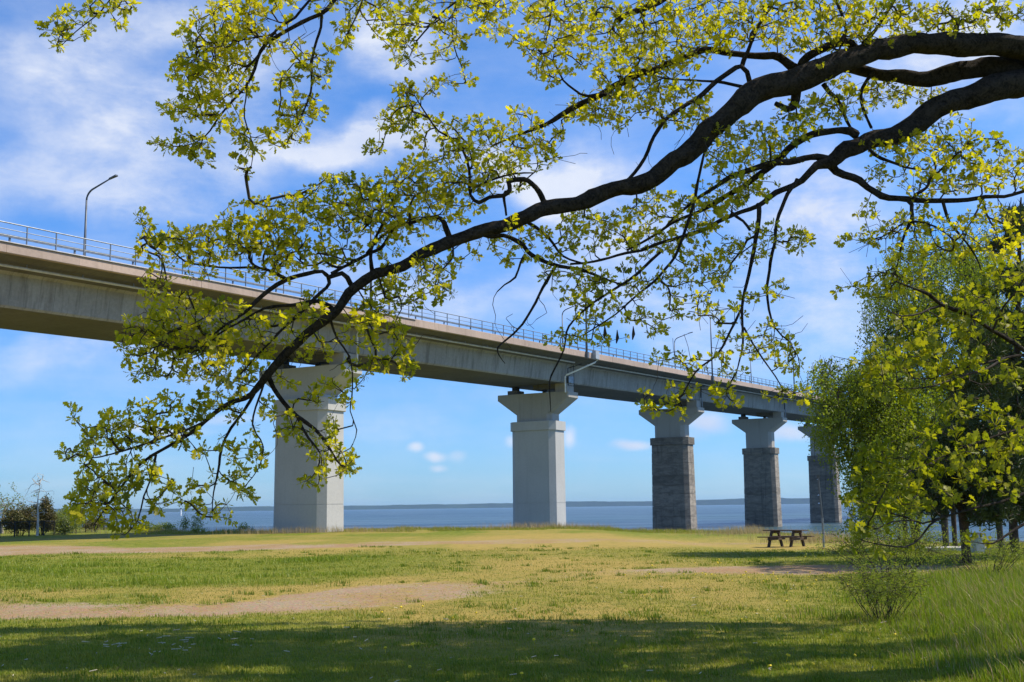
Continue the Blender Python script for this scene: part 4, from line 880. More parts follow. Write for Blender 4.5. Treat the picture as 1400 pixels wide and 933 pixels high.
# crown overhead, out of the picture: it shades the lawn in front
cr = []
while len(cr) < 4300:
    p = rng.uniform(-1, 1, 3)
    if np.linalg.norm(p) > 1 or np.linalg.norm(p) < .35: continue
    q = np.array([6.6, 15.8, 11.5]) + p*np.array([9.2, 3.6, 3.0])
    if q[1] < 12.5: continue
    if fbm(q[0]*.8+q[2]*.4, q[1]*.8, 77) < .575: continue
    x, y, z_ = to_px(q)
    if q[1] > .5 and y > -35 and -60 < x < 1460: continue
    if q[1] > .5 and y > 60: continue
    cr.append(q)
A3 = np.array(cr)
class Grow:
    def __init__(s, P, D_):
        s.n0 = len(P); cap_ = len(P)+60000; s.P = np.zeros((cap_, 3)); s.D = np.zeros((cap_, 3)); s.par = np.full(cap_, -1); s.load = np.zeros(cap_)
        s.P[:len(P)] = P; s.D[:len(P)] = D_; s.n = len(P); s.chains = []; s.tips = []
    def add(s, targets, seg, up=0.0, seed=0):
        r = np.random.default_rng(seed)
        d = np.array([np.min(np.sum((s.P[:s.n]-t)**2, 1)) for t in targets])
        for ti in np.argsort(d):
            t = targets[ti]; v = t-s.P[:s.n]; L = np.sqrt(np.sum(v*v, 1))+1e-6
            cosv = np.sum(v*s.D[:s.n], 1)/L
            cost = L*(1+.55*np.clip(.45-cosv, 0, 2)) + (L < .03)*.2
            j = int(np.argmin(cost)); a = s.P[j]; L = L[j]
            k = max(2, int(L/seg)); ctrl = a+s.D[j]*L*.38+r.normal(0, .10*L, 3)+np.array([0, 0, up*L])
            prev = j; ids = [j]; tt = np.linspace(0, 1, k+1)[1:]
            for u in tt:
                q = (1-u)**2*a+2*u*(1-u)*ctrl+u*u*t
                if u < 1: q = q+r.normal(0, .035*L/k**.5, 3)
                s.P[s.n] = q; e = q-s.P[prev]; s.D[s.n] = e/(np.linalg.norm(e)+1e-9); s.par[s.n] = prev; prev = s.n; ids.append(s.n); s.n += 1
            s.chains.append(ids); s.tips.append(prev)
            x = prev
            while x >= 0 and x >= s.n0: s.load[x] += 1; x = s.par[x]
    def radii(s, base, pw=.5, mx=.02): return np.minimum(base*np.power(np.maximum(s.load[:s.n], 1), pw), mx)
vis = SK_L != 2
G1 = Grow(SK_P[SK_L == 0], SK_D[SK_L == 0]); G1.add(A1, .055, .05, 1)
G2 = Grow(SK_P[SK_L == 1], SK_D[SK_L == 1]); G2.add(A2, .05, .05, 2)
G3 = Grow(SK_P[SK_L == 2], SK_D[SK_L == 2]); G3.add(A3, .25, .05, 3)
NLEAF = len(G1.chains)          # a few bare twigs after these
BARE = [(740,430,40,25,1),(700,450,30,30,1),(770,410,30,20,1),(1000,420,70,60,1),(960,470,60,40,1),(880,400,60,40,1),(1060,450,40,50,1),(400,460,60,40,1),(420,520,50,40,1),(330,550,50,40,1),(880,215,40,30,1),(940,180,40,30,1),(470,470,40,40,1),(1180,365,40,20,1),(1200,350,40,40,1),(620,420,20,20,1),(400,30,40,30,1),(390,90,30,40,1),(250,640,50,40,1),(1240,330,60,50,1),(780,180,50,40,1),(560,430,60,40,1)]
G1.add(lift(px_points(BARE, 420), np.where(SK_L == 0)[0], .2), .06, -.12, 9)
def twig_mesh(Gx, base, mx, n=4):
    R = Gx.radii(base, .5, mx); R[:Gx.n0] = mx; ch = []
    for ids in Gx.chains:
        rr = R[ids].copy(); rr[0] = min(rr[0], rr[1]*1.15); ch.append((Gx.P[ids]-OL, rr))
    return ch
tw = link('twigs', bulk_tubes('twigs', twig_mesh(G1, .0021, .013)+twig_mesh(G2, .0014, .010)+twig_mesh(G3, .004, .03, 3), M['twig'], 4), oak); tw['kind'] = 'stuff'
def leaf_sites(Gx, side_p, seed):
    r = np.random.default_rng(seed); P = []; Dd = []
    for ids in (Gx.chains[:NLEAF] if Gx is G1 else Gx.chains):
        t = ids[-1]; P.append(Gx.P[t]); Dd.append(Gx.D[t]+r.normal(0, .35, 3)+[0, 0, .15])
        if len(ids) > 3 and r.uniform() < side_p:
            k = ids[-int(r.integers(2, min(4, len(ids))))]; P.append(Gx.P[k]+r.normal(0, .012, 3)); Dd.append(Gx.D[k]+r.normal(0, .9, 3))
    return np.array(P), np.array(Dd)
P1, D1 = leaf_sites(G1, .85, 1); P2, D2 = leaf_sites(G2, .7, 2); P3, D3 = leaf_sites(G3, .0, 3)
S1 = np.clip(rng.lognormal(math.log(.054), .25, len(P1)), .035, .11); S2 = rng.uniform(.045, .07, len(P2)); S3 = rng.uniform(.16, .28, len(P3))
# the largest 300 rosettes are objects of their own
key = np.concatenate([S1/np.array([to_px(p)[2] for p in P1]), S2/np.array([to_px(p)[2] for p in P2])])
top = set(np.argsort(-key)[:300].tolist()); n1 = len(P1)
m1 = np.array([i not in top for i in range(n1)]); m2 = np.array([i+n1 not in top for i in range(len(P2))])
scatter('foliage', ROS, P1[m1]-OL, D1[m1], S1[m1], M['oakleaf'], rng, oak)
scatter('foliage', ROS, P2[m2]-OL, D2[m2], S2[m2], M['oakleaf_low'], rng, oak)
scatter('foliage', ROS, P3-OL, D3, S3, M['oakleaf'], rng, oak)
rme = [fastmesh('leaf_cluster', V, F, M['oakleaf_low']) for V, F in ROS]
allP = np.vstack([P1, P2]); allD = np.vstack([D1, D2]); allS = np.concatenate([S1, S2])
for i in sorted(top):
    o = link('leaf_cluster', rme[i % len(rme)], oak, tuple(allP[i]-OL)); dq = Vector(allD[i]).to_track_quat('X', 'Z'); o.rotation_euler = dq.to_euler(); o.scale = (allS[i],)*3
# two or three dry catkin clumps left hanging
for (x, y) in ((844, 462), (866, 457), (827, 455)):
    p = at(x, y, 10.3); mb = MB(); mb.tube([tuple(p+np.array([0, 0, .07])-OL), tuple(p-OL), tuple(p+np.array([-.01, 0, -.05])-OL)], [.003, .016, .005], 5); mb.build('dry_leaf', M['twig'], oak)
print('oak', len(P1), len(P2), len(P3), G1.n, G2.n, G3.n)

# ------------------------------------------------------------------ small leaf shapes for far trees
def tiny(n, L, wd, r, spread=1.0):
    """a loose bunch of n little leaves, each two triangles"""
    V = []; F = []
    for i in range(n):
        c = r.normal(0, spread, 3); a = r.normal(size=3); a /= np.linalg.norm(a); b = np.cross(a, r.normal(size=3)); b /= np.linalg.norm(b)
        l = L*r.uniform(.7, 1.2); o = len(V); V += [c, c+a*l*.5+b*wd*l*.5, c+a*l, c+a*l*.5-b*wd*l*.5]; F.append((o, o+1, o+2, o+3))
    return np.array(V), np.array(F)
def grown_tree(name, label, loc, trunk_pts, trunk_r, limbs, targets, mats, leafshapes, leafsize, cat='tree', group=None, droop=None, seg=.3, base=.008, mx=.05, up=.06, seed=1, leafdir=None):
    """trunk and main limbs + twigs grown to every target + leaves there"""
    e = empty(name, tuple(loc)); tag(e, label, cat, group); O = np.array(loc, float)
    P, R = smooth_chain(np.array(trunk_pts, float), np.array(trunk_r, float), .3)
    link('trunk', limb_mesh('trunk', P-O, R, mats[0], 9, .08, seed), e)
    T = np.gradient(P, axis=0); T /= np.linalg.norm(T, axis=1)[:, None]+1e-9
    lo = int(len(P)*.25); SP = [P[lo:]]; SD = [T[lo:]]
    for q, rr in limbs:
        p2, r2 = smooth_chain(np.array(q, float), np.array(rr, float), .25); link('branch', limb_mesh('branch', p2-O, r2, mats[0], 6, .08, seed), e)
        t2 = np.gradient(p2, axis=0); t2 /= np.linalg.norm(t2, axis=1)[:, None]+1e-9; SP.append(p2); SD.append(t2)
    Gx = Grow(np.vstack(SP), np.vstack(SD)); Gx.add(np.array(targets), seg, up, seed)
    R = Gx.radii(base, .5, mx); R[:Gx.n0] = mx; ch = []
    for ids in Gx.chains:
        rr = R[ids].copy(); rr[0] = min(rr[0], rr[1]*1.2); ch.append((Gx.P[ids]-O, rr))
    r = np.random.default_rng(seed); P = []; Dd = []
    if droop:
        for t in Gx.tips:          # hanging strands
            for _ in range(droop[2]):
                a = Gx.P[t]+r.normal(0, .18, 3); n = int(r.integers(droop[0], droop[1])); dd = np.array([r.normal(0, .35)-.1, r.normal(0, .35), -.6]); pts = [a]
                for k in range(n):
                    dd = dd*.8+np.array([0, 0, -.35]); a = a+dd/np.linalg.norm(dd)*.16; pts.append(a); P.append(a+r.normal(0, .04, 3)); Dd.append(dd+r.normal(0, .5, 3))
                if r.uniform() < .5: ch.append((np.array(pts)-O, np.full(len(pts), .006)))
    else:
        for t in Gx.tips: P.append(Gx.P[t]); Dd.append(Gx.D[t]+r.normal(0, .5, 3) if leafdir is None else np.array(leafdir)+r.normal(0, .4, 3))
    o = link('twigs', bulk_tubes('twigs', ch, mats[1], 3), e); o['kind'] = 'stuff'
    P = np.array(P); scatter('foliage', leafshapes, P-O, np.array(Dd), r.uniform(.75, 1.25, len(P))*leafsize, mats[2], r, e)
    return e
def blob_targets(rows, depth, dspread, per, seed, hole=.0):
    r = np.random.default_rng(seed); T = []
    for cx, cy, rx, ry, dn in rows:
        n = max(1, int(math.pi*rx*ry*dn/per))
        for _ in range(n):
            a = r.uniform(0, 2*math.pi); q = math.sqrt(r.uniform(0, 1)); x = cx+rx*q*math.cos(a); y = cy+ry*q*math.sin(a)
            if hole and fbm(np.array([x*.035]), np.array([y*.05]), seed)[0] < hole: continue
            T.append(at(x, y, depth+r.normal(0, dspread)))
    return T
def foot(px, depth):
    p = at(px, 700, depth); return np.array([p[0], p[1], float(zg(p[0], p[1]))])
rr_ = np.random.default_rng(5)
BL = [tiny(6, 1.0, .75, rr_, .9) for _ in range(6)]
# birch one: the left lobe, leaning towards the bridge
f0 = foot(1236, 39.5)
def path(pxs, depth, d2=None):
    d2 = depth if d2 is None else d2; n = len(pxs); return [at(x, y, depth+(d2-depth)*i/(n-1)) for i, (x, y) in enumerate(pxs)]
b1 = [f0-[0, 0, .3]] + path([(1236, 700), (1232, 640), (1222, 580), (1206, 530), (1190, 500)], 39.5, 38.5)
lim = [(path([(1234, 650), (1200, 600), (1165, 570), (1140, 560)], 39.3, 38.5), [.05, .04, .025, .012]), (path([(1226, 600), (1190, 555), (1150, 520), (1125, 510)], 39.2, 39), [.05, .04, .02, .01]),
       (path([(1236, 690), (1205, 660), (1175, 650)], 39.3, 38.5), [.04, .03, .012]), (path([(1214, 550), (1230, 510), (1250, 480)], 39, 40), [.04, .03, .012])]
T = blob_targets([(1160, 515, 45, 26, 1), (1130, 505, 22, 14, 1), (1140, 545, 34, 22, 1), (1165, 580, 45, 24, 1), (1190, 545, 50, 30, 1), (1150, 610, 14, 20, .45), (1190, 625, 38, 26, 1), (1215, 590, 45, 35, .9), (1190, 665, 26, 28, 1), (1225, 670, 38, 28, .8), (1180, 700, 16, 14, .9), (1215, 500, 40, 22, .9), (1240, 540, 40, 30, .8)], 39, .9, 62, 11, .3)
grown_tree('birch_tree', 'drooping pale green birch at the left edge of the tree group beside the bridge', f0, b1, [.10, .09, .08, .065, .045, .02], lim, T, (M['birch'], M['twig'], M['birchleaf']), BL, .075, group='birches by the shore', droop=(3, 7, 4), seed=11)
# birch two: the tall one behind
f1 = foot(1291, 42)
b2 = [f1-[0, 0, .3]] + path([(1290, 700), (1286, 640), (1278, 560), (1270, 470), (1262, 400), (1254, 340), (1250, 315)], 42, 42)
lim = [(path([(1284, 610), (1250, 560), (1225, 520)], 42, 41), [.06, .04, .015]), (path([(1276, 540), (1240, 480), (1215, 440)], 42, 41), [.05, .035, .012]), (path([(1272, 500), (1300, 440), (1330, 400)], 42, 42), [.05, .035, .012]),
       (path([(1266, 440), (1235, 390), (1212, 370)], 42, 42), [.04, .03, .01]), (path([(1282, 590), (1320, 540), (1350, 510)], 42, 42.5), [.05, .035, .012]), (path([(1260, 390), (1285, 350), (1300, 330)], 42, 42), [.035, .02, .008])]
T = blob_targets([(1250, 350, 40, 26, .9), (1285, 340, 45, 26, .9), (1215, 390, 28, 26, .9), (1250, 400, 50, 34, .9), (1310, 380, 50, 36, .9), (1205, 440, 24, 34, .8), (1240, 450, 46, 34, .9), (1295, 440, 55, 40, .9), (1215, 490, 28, 24, .8), (1350, 440, 40, 40, .8), (1270, 500, 60, 36, .8), (1330, 510, 50, 36, .8), (1280, 560, 60, 40, .9), (1240, 600, 50, 40, .9), (1230, 660, 40, 30, .8), (1285, 620, 40, 30, .6), (1345, 340, 30, 26, .7)], 42, 1.2, 70, 12, .3)
grown_tree('birch_tree', 'tall green birch rising behind the low oak bough, top of its crown in the sky', f1, b2, [.12, .11, .095, .08, .065, .045, .025, .012], lim, T, (M['birch'], M['twig'], M['birchleaf']), BL, .07, group='birches by the shore', droop=(3, 6, 4), seed=12)
# a third birch, white stem at right
f2 = foot(1366, 44)
b3 = [f2-[0, 0, .3]] + path([(1362, 680), (1352, 600), (1346, 520), (1343, 450), (1347, 390), (1330, 350)], 44, 44)
T = blob_targets([(1345, 400, 40, 50, .8), (1365, 470, 40, 50, .8), (1335, 350, 30, 26, .8), (1385, 420, 25, 40, .7)], 44, 1.2, 85, 14, .3)
grown_tree('birch_tree', 'slender birch with a bright white stem nearest the right edge of the photo', f2, b3, [.13, .12, .10, .08, .06, .04, .02], [(path([(1346, 500), (1375, 450), (1390, 420)], 44), [.05, .03, .01])], T, (M['birch'], M['twig'], M['birchleaf']), BL, .07, group='birches by the shore', droop=(3, 5, 4), seed=14)
# pines
def needle_tuft(r, n=26):
    V = []; F = []
    for i in range(n):
        a = np.array([r.uniform(.2, 1), r.normal(0, .55), r.normal(0, .55)]); a /= np.linalg.norm(a); b = np.cross(a, r.normal(size=3)); b /= np.linalg.norm(b)
        c = np.array([r.uniform(-.8, .3), 0, 0]); o = len(V); V += [c-b*.05, c+b*.05, c+a*r.uniform(.6, 1.0)]; F.append((o, o+1, o+2))
    return np.array(V), np.array(F)
PT = [needle_tuft(rr_) for _ in range(5)]
def pine(px, depth, trunkpx, tr_r, rows, label, seed, per=60, size=.24, limbs=()):
    f = foot(px, depth); tp = [f-[0, 0, .3]] + path(trunkpx, depth)
    T = blob_targets(rows, depth, 1.0, per, seed, .33)
    return grown_tree('pine_tree', label, f, tp, tr_r, [(path(q, depth), [.07, .05, .02]) for q in limbs], T, (M['pinebark'], M['pinebark'], M['pineleaf']), PT, size, group='pines by the shore', seg=.35, base=.01, mx=.05, up=.02, seed=seed, leafdir=(0, 0, .5))
pine(1318, 31, [(1316, 700), (1312, 650), (1314, 590), (1322, 520), (1330, 450), (1338, 400)], [.14, .12, .11, .10, .08, .05, .02],
     [(1330, 590, 50, 22, 1), (1300, 640, 50, 24, 1), (1350, 650, 50, 26, 1), (1300, 690, 40, 16, .9), (1345, 700, 40, 14, .8), (1270, 665, 22, 18, .6), (1340, 530, 42, 22, .7), (1340, 470, 34, 22, .5), (1385, 610, 30, 30, 1), (1335, 410, 24, 20, .4)],
     'dark pine with the thickest trunk, standing right of the litter bin', 21, 14, .33, [[(1313, 610), (1280, 590), (1250, 600)], [(1312, 650), (1345, 640), (1375, 650)], [(1312, 660), (1285, 665), (1262, 680)]])
pine(1383, 34, [(1385, 700), (1388, 620), (1390, 520), (1392, 420), (1394, 330), (1396, 270)], [.13, .12, .11, .10, .08, .05, .02],
     [(1390, 300, 22, 16, .9), (1385, 340, 30, 16, 1), (1392, 385, 32, 22, .9), (1400, 440, 34, 30, .8), (1395, 500, 40, 34, .9), (1400, 570, 44, 36, 1), (1390, 640, 40, 30, 1), (1400, 690, 40, 18, .9)],
     'tall dark pine at the right edge of the photo, its top beside the oak leaves', 22, 15, .33, [[(1389, 560), (1360, 545), (1345, 550)], [(1387, 640), (1350, 650), (1330, 660)]])
pine(1303, 46, [(1303, 700), (1302, 660), (1300, 610), (1302, 560)], [.10, .09, .08, .06, .03],
     [(1290, 600, 36, 22, .9), (1310, 640, 40, 22, .9), (1290, 670, 34, 16, .8), (1305, 565, 26, 18, .7)],
     'smaller pine farther back, left of the thick trunked pine', 23, 20, .36)
# bare forked stem by the water
f = foot(1250, 45); e = empty('small_tree', tuple(f)); tag(e, 'thin dark forked stem at the water, just right of the left birch trunk', 'tree')
for pts in ([(1247, 740), (1247, 715), (1248, 690), (1244, 660)], [(1250, 740), (1255, 720), (1259, 700), (1262, 670)]):
    q = path(pts, 45); q[0] = f+np.array([0, 0, -.2]); pp, r2 = smooth_chain(np.array(q), np.array([.12, .1, .08, .05]), .3); link('stem', limb_mesh('stem', pp-f, r2, M['twig'], 7, .1, 3), e)

# ------------------------------------------------------------------ shrubs
def shrub(name, label, px, depth, width, height, n, leafm, shapes, size, twm, seed, cat='shrub', group=None, lean=0, stems=12):
    f = foot(px, depth); r = np.random.default_rng(seed); e = empty(name, tuple(f)); tag(e, label, cat, group); ch = []; P = []; Dd = []
    for i in range(stems):
        a = r.uniform(0, 6.28); q = r.uniform(.1, 1)**.5; tip = np.array([math.cos(a)*q*width/2+lean*height*.3, math.sin(a)*q*width/2, height*(1-.45*q*q)*r.uniform(.75, 1.05)])
        b = np.array([tip[0]*.25, tip[1]*.25, -.05]); c = b*.4+tip*.6+np.array([0, 0, height*.12]); pts = [b+(0), (b+c)/2+r.normal(0, .06*height, 3)*[1, 1, .3], c+r.normal(0, .06*height, 3), tip]
        ch.append((np.array(pts), np.array([.006, .005, .004, .002])*max(1, height/.9)))
        for k in range(n//stems):
            u = r.uniform(.3, 1); g_ = pts[1]*(1-u)+pts[3]*u+r.normal(0, 1, 3)*np.array([width, width, height])*.075; P.append(g_); Dd.append(r.normal(0, 1, 3)+[0, 0, .5])
            if r.uniform() < .3: ch.append((np.array([pts[1]*(1-u)+pts[3]*u, g_]), np.array([.003, .0015])*max(1, height/.9)))
    o = link('stems', bulk_tubes('stems', ch, twm, 4), e)
    P = np.array(P); P[:, 2] = np.abs(P[:, 2]); scatter('foliage', shapes, P, np.array(Dd), r.uniform(.7, 1.3, len(P))*size, leafm, r, e); return e
SH = [tiny(7, 1.0, .6, rr_, .9) for _ in range(6)]
shrub('shrub', 'twiggy half bare bush with small leaves growing out of the long grass at right', 1200, 17.0, 1.45, .95, 1500, M['shrubleaf'], SH, .021, M['twig'], 31, stems=30)
shrub('shrub', 'leggy bush in the shade in front of the thick pine trunk', 1345, 25.5, 2.6, 1.0, 500, M['shrubleaf'], SH, .03, M['twig'], 32, stems=30)
shrub('shrub', 'loose small leaved bush between the low oak bough and the sandy patch', 1212, 26.0, 3.0, 1.5, 1500, M['shrubleaf'], SH, .032, M['twig'], 42, stems=26)
shrub('juniper_bush', 'dense dark round juniper behind the left end of the fence', 28, 84, 2.3, 2.1, 2400, M['juniper'], SH, .12, M['twig'], 33, stems=26)
shrub('juniper_bush', 'narrow reddish brown juniper right of the white bare tree', 58, 86, 1.4, 2.7, 1600, M['juniper'], SH, .12, M['twig'], 34, stems=18)
shrub('shrub', 'low olive bush behind the fence, right of the junipers', 82, 88, 3.0, 1.6, 1100, M['paleleaf'], SH, .15, M['greytwig'], 35, stems=20)
shrub('shrub', 'taller pale bush at the seaward end of the fence', 97, 94, 2.6, 2.2, 700, M['paleleaf'], SH, .15, M['greytwig'], 36, stems=20)
shrub('shrub', 'small brownish bush at the far end of the fence under the oak tip', 128, 97, 2.4, 1.4, 260, M['juniper'], SH, .13, M['greytwig'], 37, stems=16)
shrub('shrub', 'loose light green sapling on the shore left of the nearest pier', 262, 93, 2.0, 1.7, 170, M['paleleaf'], SH, .10, M['greytwig'], 38, stems=10)
shrub('shrub', 'tiny weedy bush right of the light green sapling', 272, 86, 1.0, .55, 90, M['shrubleaf'], SH, .08, M['twig'], 39, stems=8)
shrub('shrub', 'low dark scrub on the shore edge left of the sapling', 212, 94, 3.6, .75, 320, M['shrubleaf'], SH, .10, M['twig'], 40, stems=18)
shrub('shrub', 'straggly weed clump on the shore between sapling and nearest pier', 335, 92, 1.6, .8, 110, M['shrubleaf'], SH, .08, M['twig'], 41, stems=9)
# leafy and bare trees at far left
f = foot(4, 97); tp = [f-[0, 0, .3], f+[0, 0, 1.2], f+[.2, 0, 2.2]]
T = [f+np.array([rr_.normal(0, .95), rr_.normal(0, .9), 2.2+rr_.normal(0, .65)]) for _ in range(150)]
grown_tree('leafy_tree', 'pale leafy small tree cut by the left edge of the photo', f, tp, [.12, .1, .06], [], T, (M['greytwig'], M['greytwig'], M['paleleaf']), SH, .14, seed=51, base=.008)
f = foot(52, 82); e = empty('bare_tree', tuple(f)); tag(e, 'small leafless tree with white bark behind the fence', 'tree')
pp, r2 = smooth_chain(np.array([[0, 0, -.2], [.02, 0, 1.2], [-.05, 0, 2.4], [.05, 0, 3.4]]), np.array([.09, .07, .045, .015]), .2); link('trunk', limb_mesh('trunk', pp, r2, M['palebark'], 7, .1, 4), e)
T = []
while len(T) < 120:
    z_ = rr_.uniform(1.3, 4.3); wd_ = .75*math.sin(min(1, (z_-.6)/3.9)*math.pi)+.12; T.append(np.array([rr_.uniform(-wd_, wd_), rr_.uniform(-wd_, wd_), z_]))
tt = np.gradient(pp, axis=0); tt /= np.linalg.norm(tt, axis=1)[:, None]; Gx = Grow(pp[3:], tt[3:]); Gx.add(np.array(T), .2, .03, 6); R = Gx.radii(.009, .5, .035); R[:Gx.n0] = .03
o = link('twigs', bulk_tubes('twigs', [(Gx.P[i], np.concatenate([[R[i[1]]], R[i[1:]]])) for i in Gx.chains], M['palebark'], 3), e); o['kind'] = 'stuff'

# ------------------------------------------------------------------ fence at left
fe = empty('fence', tuple(foot(60, 84))); tag(fe, 'low dark wire mesh fence with black posts running to the shore at far left', 'fence'); fo = np.array(fe.location)
pm = MB(); pm.box(-.035, .035, -.035, .035, -.3, 1.05); pme = mesh('post', pm.V, pm.F, M['dark'])
fp = [(-40, 74), (1, 79), (21, 80), (41, 81.5), (61, 83.5), (75, 86), (90, 89), (105, 93), (118, 97), (131, 101), (143, 106), (153, 111)]
fp = [(-82, 72)]+fp; ends = []
for px_, d_ in fp:
    q = foot(px_, d_); q[2] = max(q[2], -.6); link('post', pme, fe, tuple(q-fo)); ends.append(q-fo)
mb = MB(); mb.tube([tuple(p+[0, 0, 1.0]) for p in ends], .025, 5); mb.build('top_rail', M['dark'], fe)
ch = []
for a, b in zip(ends, ends[1:]):
    for zz in np.arange(.1, .95, .14): ch.append((np.array([a+[0, 0, zz], b+[0, 0, zz]]), np.array([.005, .005])))
    L = np.linalg.norm(b-a)
    for u in np.arange(0, 1, .16/L): ch.append((np.array([a*(1-u)+b*u+[0, 0, .05], a*(1-u)+b*u+[0, 0, .97]]), np.array([.0045, .0045])))
o = link('wire_mesh', bulk_tubes('wire_mesh', ch, M['dark'], 3), fe); o['kind'] = 'stuff'

# ------------------------------------------------------------------ picnic table
q = foot(1073, 52.5); e = empty('picnic_table', tuple(q), math.radians(-38)); tag(e, 'brown wooden picnic table with fixed benches on the grass by the shore', 'picnic table')
for k in range(5):
    mb = MB(); mb.box(-.93, .93, -.37+.15*k, -.37+.15*k+.138, .70, .74); mb.build('tabletop_plank', M['wood'], e)
for s in (-1, 1):
    for k in range(2):
        y0 = s*.74-.145+.148*k; mb = MB(); mb.box(-.95, .95, y0, y0+.14, .42, .46); mb.build('bench_plank', M['wood'], e)
for x in (-.52, .52):
    for s in (-1, 1):
        mb = MB(); A = [(x-.045, s*.70-.07, -.03), (x+.045, s*.70-.07, -.03), (x+.045, s*.70+.07, -.03), (x-.045, s*.70+.07, -.03)]
        B = [(x-.045, s*.30-.06, .698), (x+.045, s*.30-.06, .698), (x+.045, s*.30+.06, .698), (x-.045, s*.30+.06, .698)]; mb.prism(A, B); mb.build('leg', M['wood'], e)
    mb = MB(); mb.box(x+.047, x+.09, -.86, .86, .30, .418); mb.build('crossbeam', M['wood'], e)
    mb = MB(); mb.box(x+.047, x+.09, -.36, .36, .60, .698); mb.build('top_batten', M['wood'], e)
# pole by the water
q = foot(1124, 50); e = empty('pole', tuple(q)); tag(e, 'thin grey metal pole at the water in front of the fourth dark pier', 'pole')
mb = MB(); mb.tube([(0, 0, -.3), (0, 0, 1.22)], .045, 8); mb.build('lower_tube', M['galv'], e)
mb = MB(); mb.tube([(0, 0, 1.222), (-.1, 0, 2.95)], .032, 8); mb.build('upper_tube', M['lamp'], e)
mb = MB(); mb.box(-.19, -.02, -.04, .04, 2.95, 3.02); mb.build('cap', M['lamp'], e)
# litter bin, slab
q = foot(1333, 37); e = empty('litter_bin', tuple(q), .3); tag(e, 'grey litter bin with a dark flat lid between the pine trunks', 'litter bin')
mb = MB(); mb.prism([(-.15, -.15, -.02), (.15, -.15, -.02), (.15, .15, -.02), (-.15, .15, -.02)], [(-.16, -.16, .46), (.16, -.16, .46), (.16, .16, .46), (-.16, .16, .46)]); mb.build('body', M['paintedsteel'], e)
for x in (-.14, .14):
    mb = MB(); mb.box(x-.015, x+.015, -.02, .02, .462, .55); mb.build('lid_bracket', M['dark'], e)
mb = MB(); mb.prism([(-.19, -.19, .551), (.19, -.19, .551), (.19, .19, .551), (-.19, .19, .551)], [(-.16, -.16, .60), (.16, -.16, .60), (.16, .16, .60), (-.16, .16, .60)]); mb.build('lid', M['dark'], e)
q = foot(1296, 41); mb = MB(); mb.prism([(-1.0, -.8, -.1), (1.1, -.75, -.1), (1.0, .7, -.1), (-.95, .75, -.1)], [(-1.0, -.8, .13), (1.1, -.75, .13), (1.0, .7, .13), (-.95, .75, .13)])
e = mb.build('stone_slab', M['slab']); e.location = tuple(q); tag(e, 'pale flat stone slab lying in the grass left of the thick pine trunk', 'slab')
# navigation mark far out
p = at(247, 708, 900); e = empty('sea_mark', (p[0], p[1], SEA)); tag(e, 'tiny white navigation mark far out on the water', 'sea mark')
mb = MB(); mb.tube([(0, 0, -.5), (0, 0, 5)], [.9, .5], 8); mb.build('tower', M['white'], e); mb = MB(); mb.tube([(0, 0, 5.001), (0, 0, 6)], [.8, .3], 8); mb.build('lantern', M['dark'], e)

# ------------------------------------------------------------------ grass
def blades(name, X, Y, H_, W_, mat, r, bend=.35, wind=(-.15, .1)):
    n = len(X); Z = zg(X, Y)-.01; a = r.uniform(0, 2*np.pi, n); dxy = np.stack([np.cos(a), np.sin(a)], 1)
    perp = np.stack([-dxy[:, 1], dxy[:, 0]], 1); ln = (np.abs(r.normal(0, bend, n))[:, None]*dxy+np.array(wind)[None]*r.uniform(.3, 1, n)[:, None])*H_[:, None]
    B = np.stack([X, Y], 1); V = np.zeros((n, 5, 3)); w2 = W_[:, None]/2
    V[:, 0, :2] = B-perp*w2; V[:, 1, :2] = B+perp*w2; V[:, 0, 2] = V[:, 1, 2] = Z
    V[:, 2, :2] = B+perp*w2*.75+ln*.35; V[:, 3, :2] = B-perp*w2*.75+ln*.35; V[:, 2, 2] = V[:, 3, 2] = Z+H_*.55
    V[:, 4, :2] = B+ln; V[:, 4, 2] = Z+H_*.95
    o = np.arange(n)[:, None]*5; tri = np.concatenate([o+np.array([[0, 1, 2]]), o+np.array([[0, 2, 3]]), o+np.array([[3, 2, 4]])], 1).reshape(-1, 3)
    ob = link(name, fastmesh(name, V.reshape(-1, 3), tri, mat)); return ob
def field(n, y0, y1, r, pw=1.6, xm=.48):
    """points on the visible lawn, thicker near the viewer"""
    u = r.uniform(0, 1, n); Y = (y0**(1-pw)+u*(y1**(1-pw)-y0**(1-pw)))**(1/(1-pw)) ; X = r.uniform(-xm, xm, n)*Y; return X, Y
r = np.random.default_rng(77)
X, Y = field(330000, 9.0, 48, r, 1.7); di, dr, ta, gr2 = masks(X, Y)
k = r.uniform(0, 1, len(X)) > np.clip(di*1.25+.1*dr, 0, .985); X, Y, dr, ta = X[k], Y[k], dr[k], ta[k]
cl = fbm(X*3, Y*3, 61, 3); Hh = (.022+.035*cl+.05*np.clip(cl-.6, 0, 1))*r.uniform(.6, 1.4, len(X))*(1-.35*dr)*(1+Y*.008)
dryk = r.uniform(0, 1, len(X)) < dr*.75
ob = blades('lawn_grass', X[~dryk], Y[~dryk], Hh[~dryk], .0035+.00034*Y[~dryk], M['grass'], r); tag(ob, 'short green lawn grass in front of the bridge', 'grass', kind='stuff')
ob = blades('dry_lawn_grass', X[dryk], Y[dryk], Hh[dryk]*.8, .0035+.00034*Y[dryk], leafmat('olive_grass', (.24, .21, .06), (.36, .30, .09), (.18, .19, .04), .35, (1.1, 1.15, .7)), r); tag(ob, 'short straw coloured grass in the trodden middle of the lawn', 'grass', kind='stuff')
X, Y = field(330000, 9.5, 34, r, 1.5); di, dr, ta, gr2 = masks(X, Y); k = (r.uniform(0, 1, len(X)) < ta) & (gr2 < .5); X, Y, ta = X[k], Y[k], ta[k]
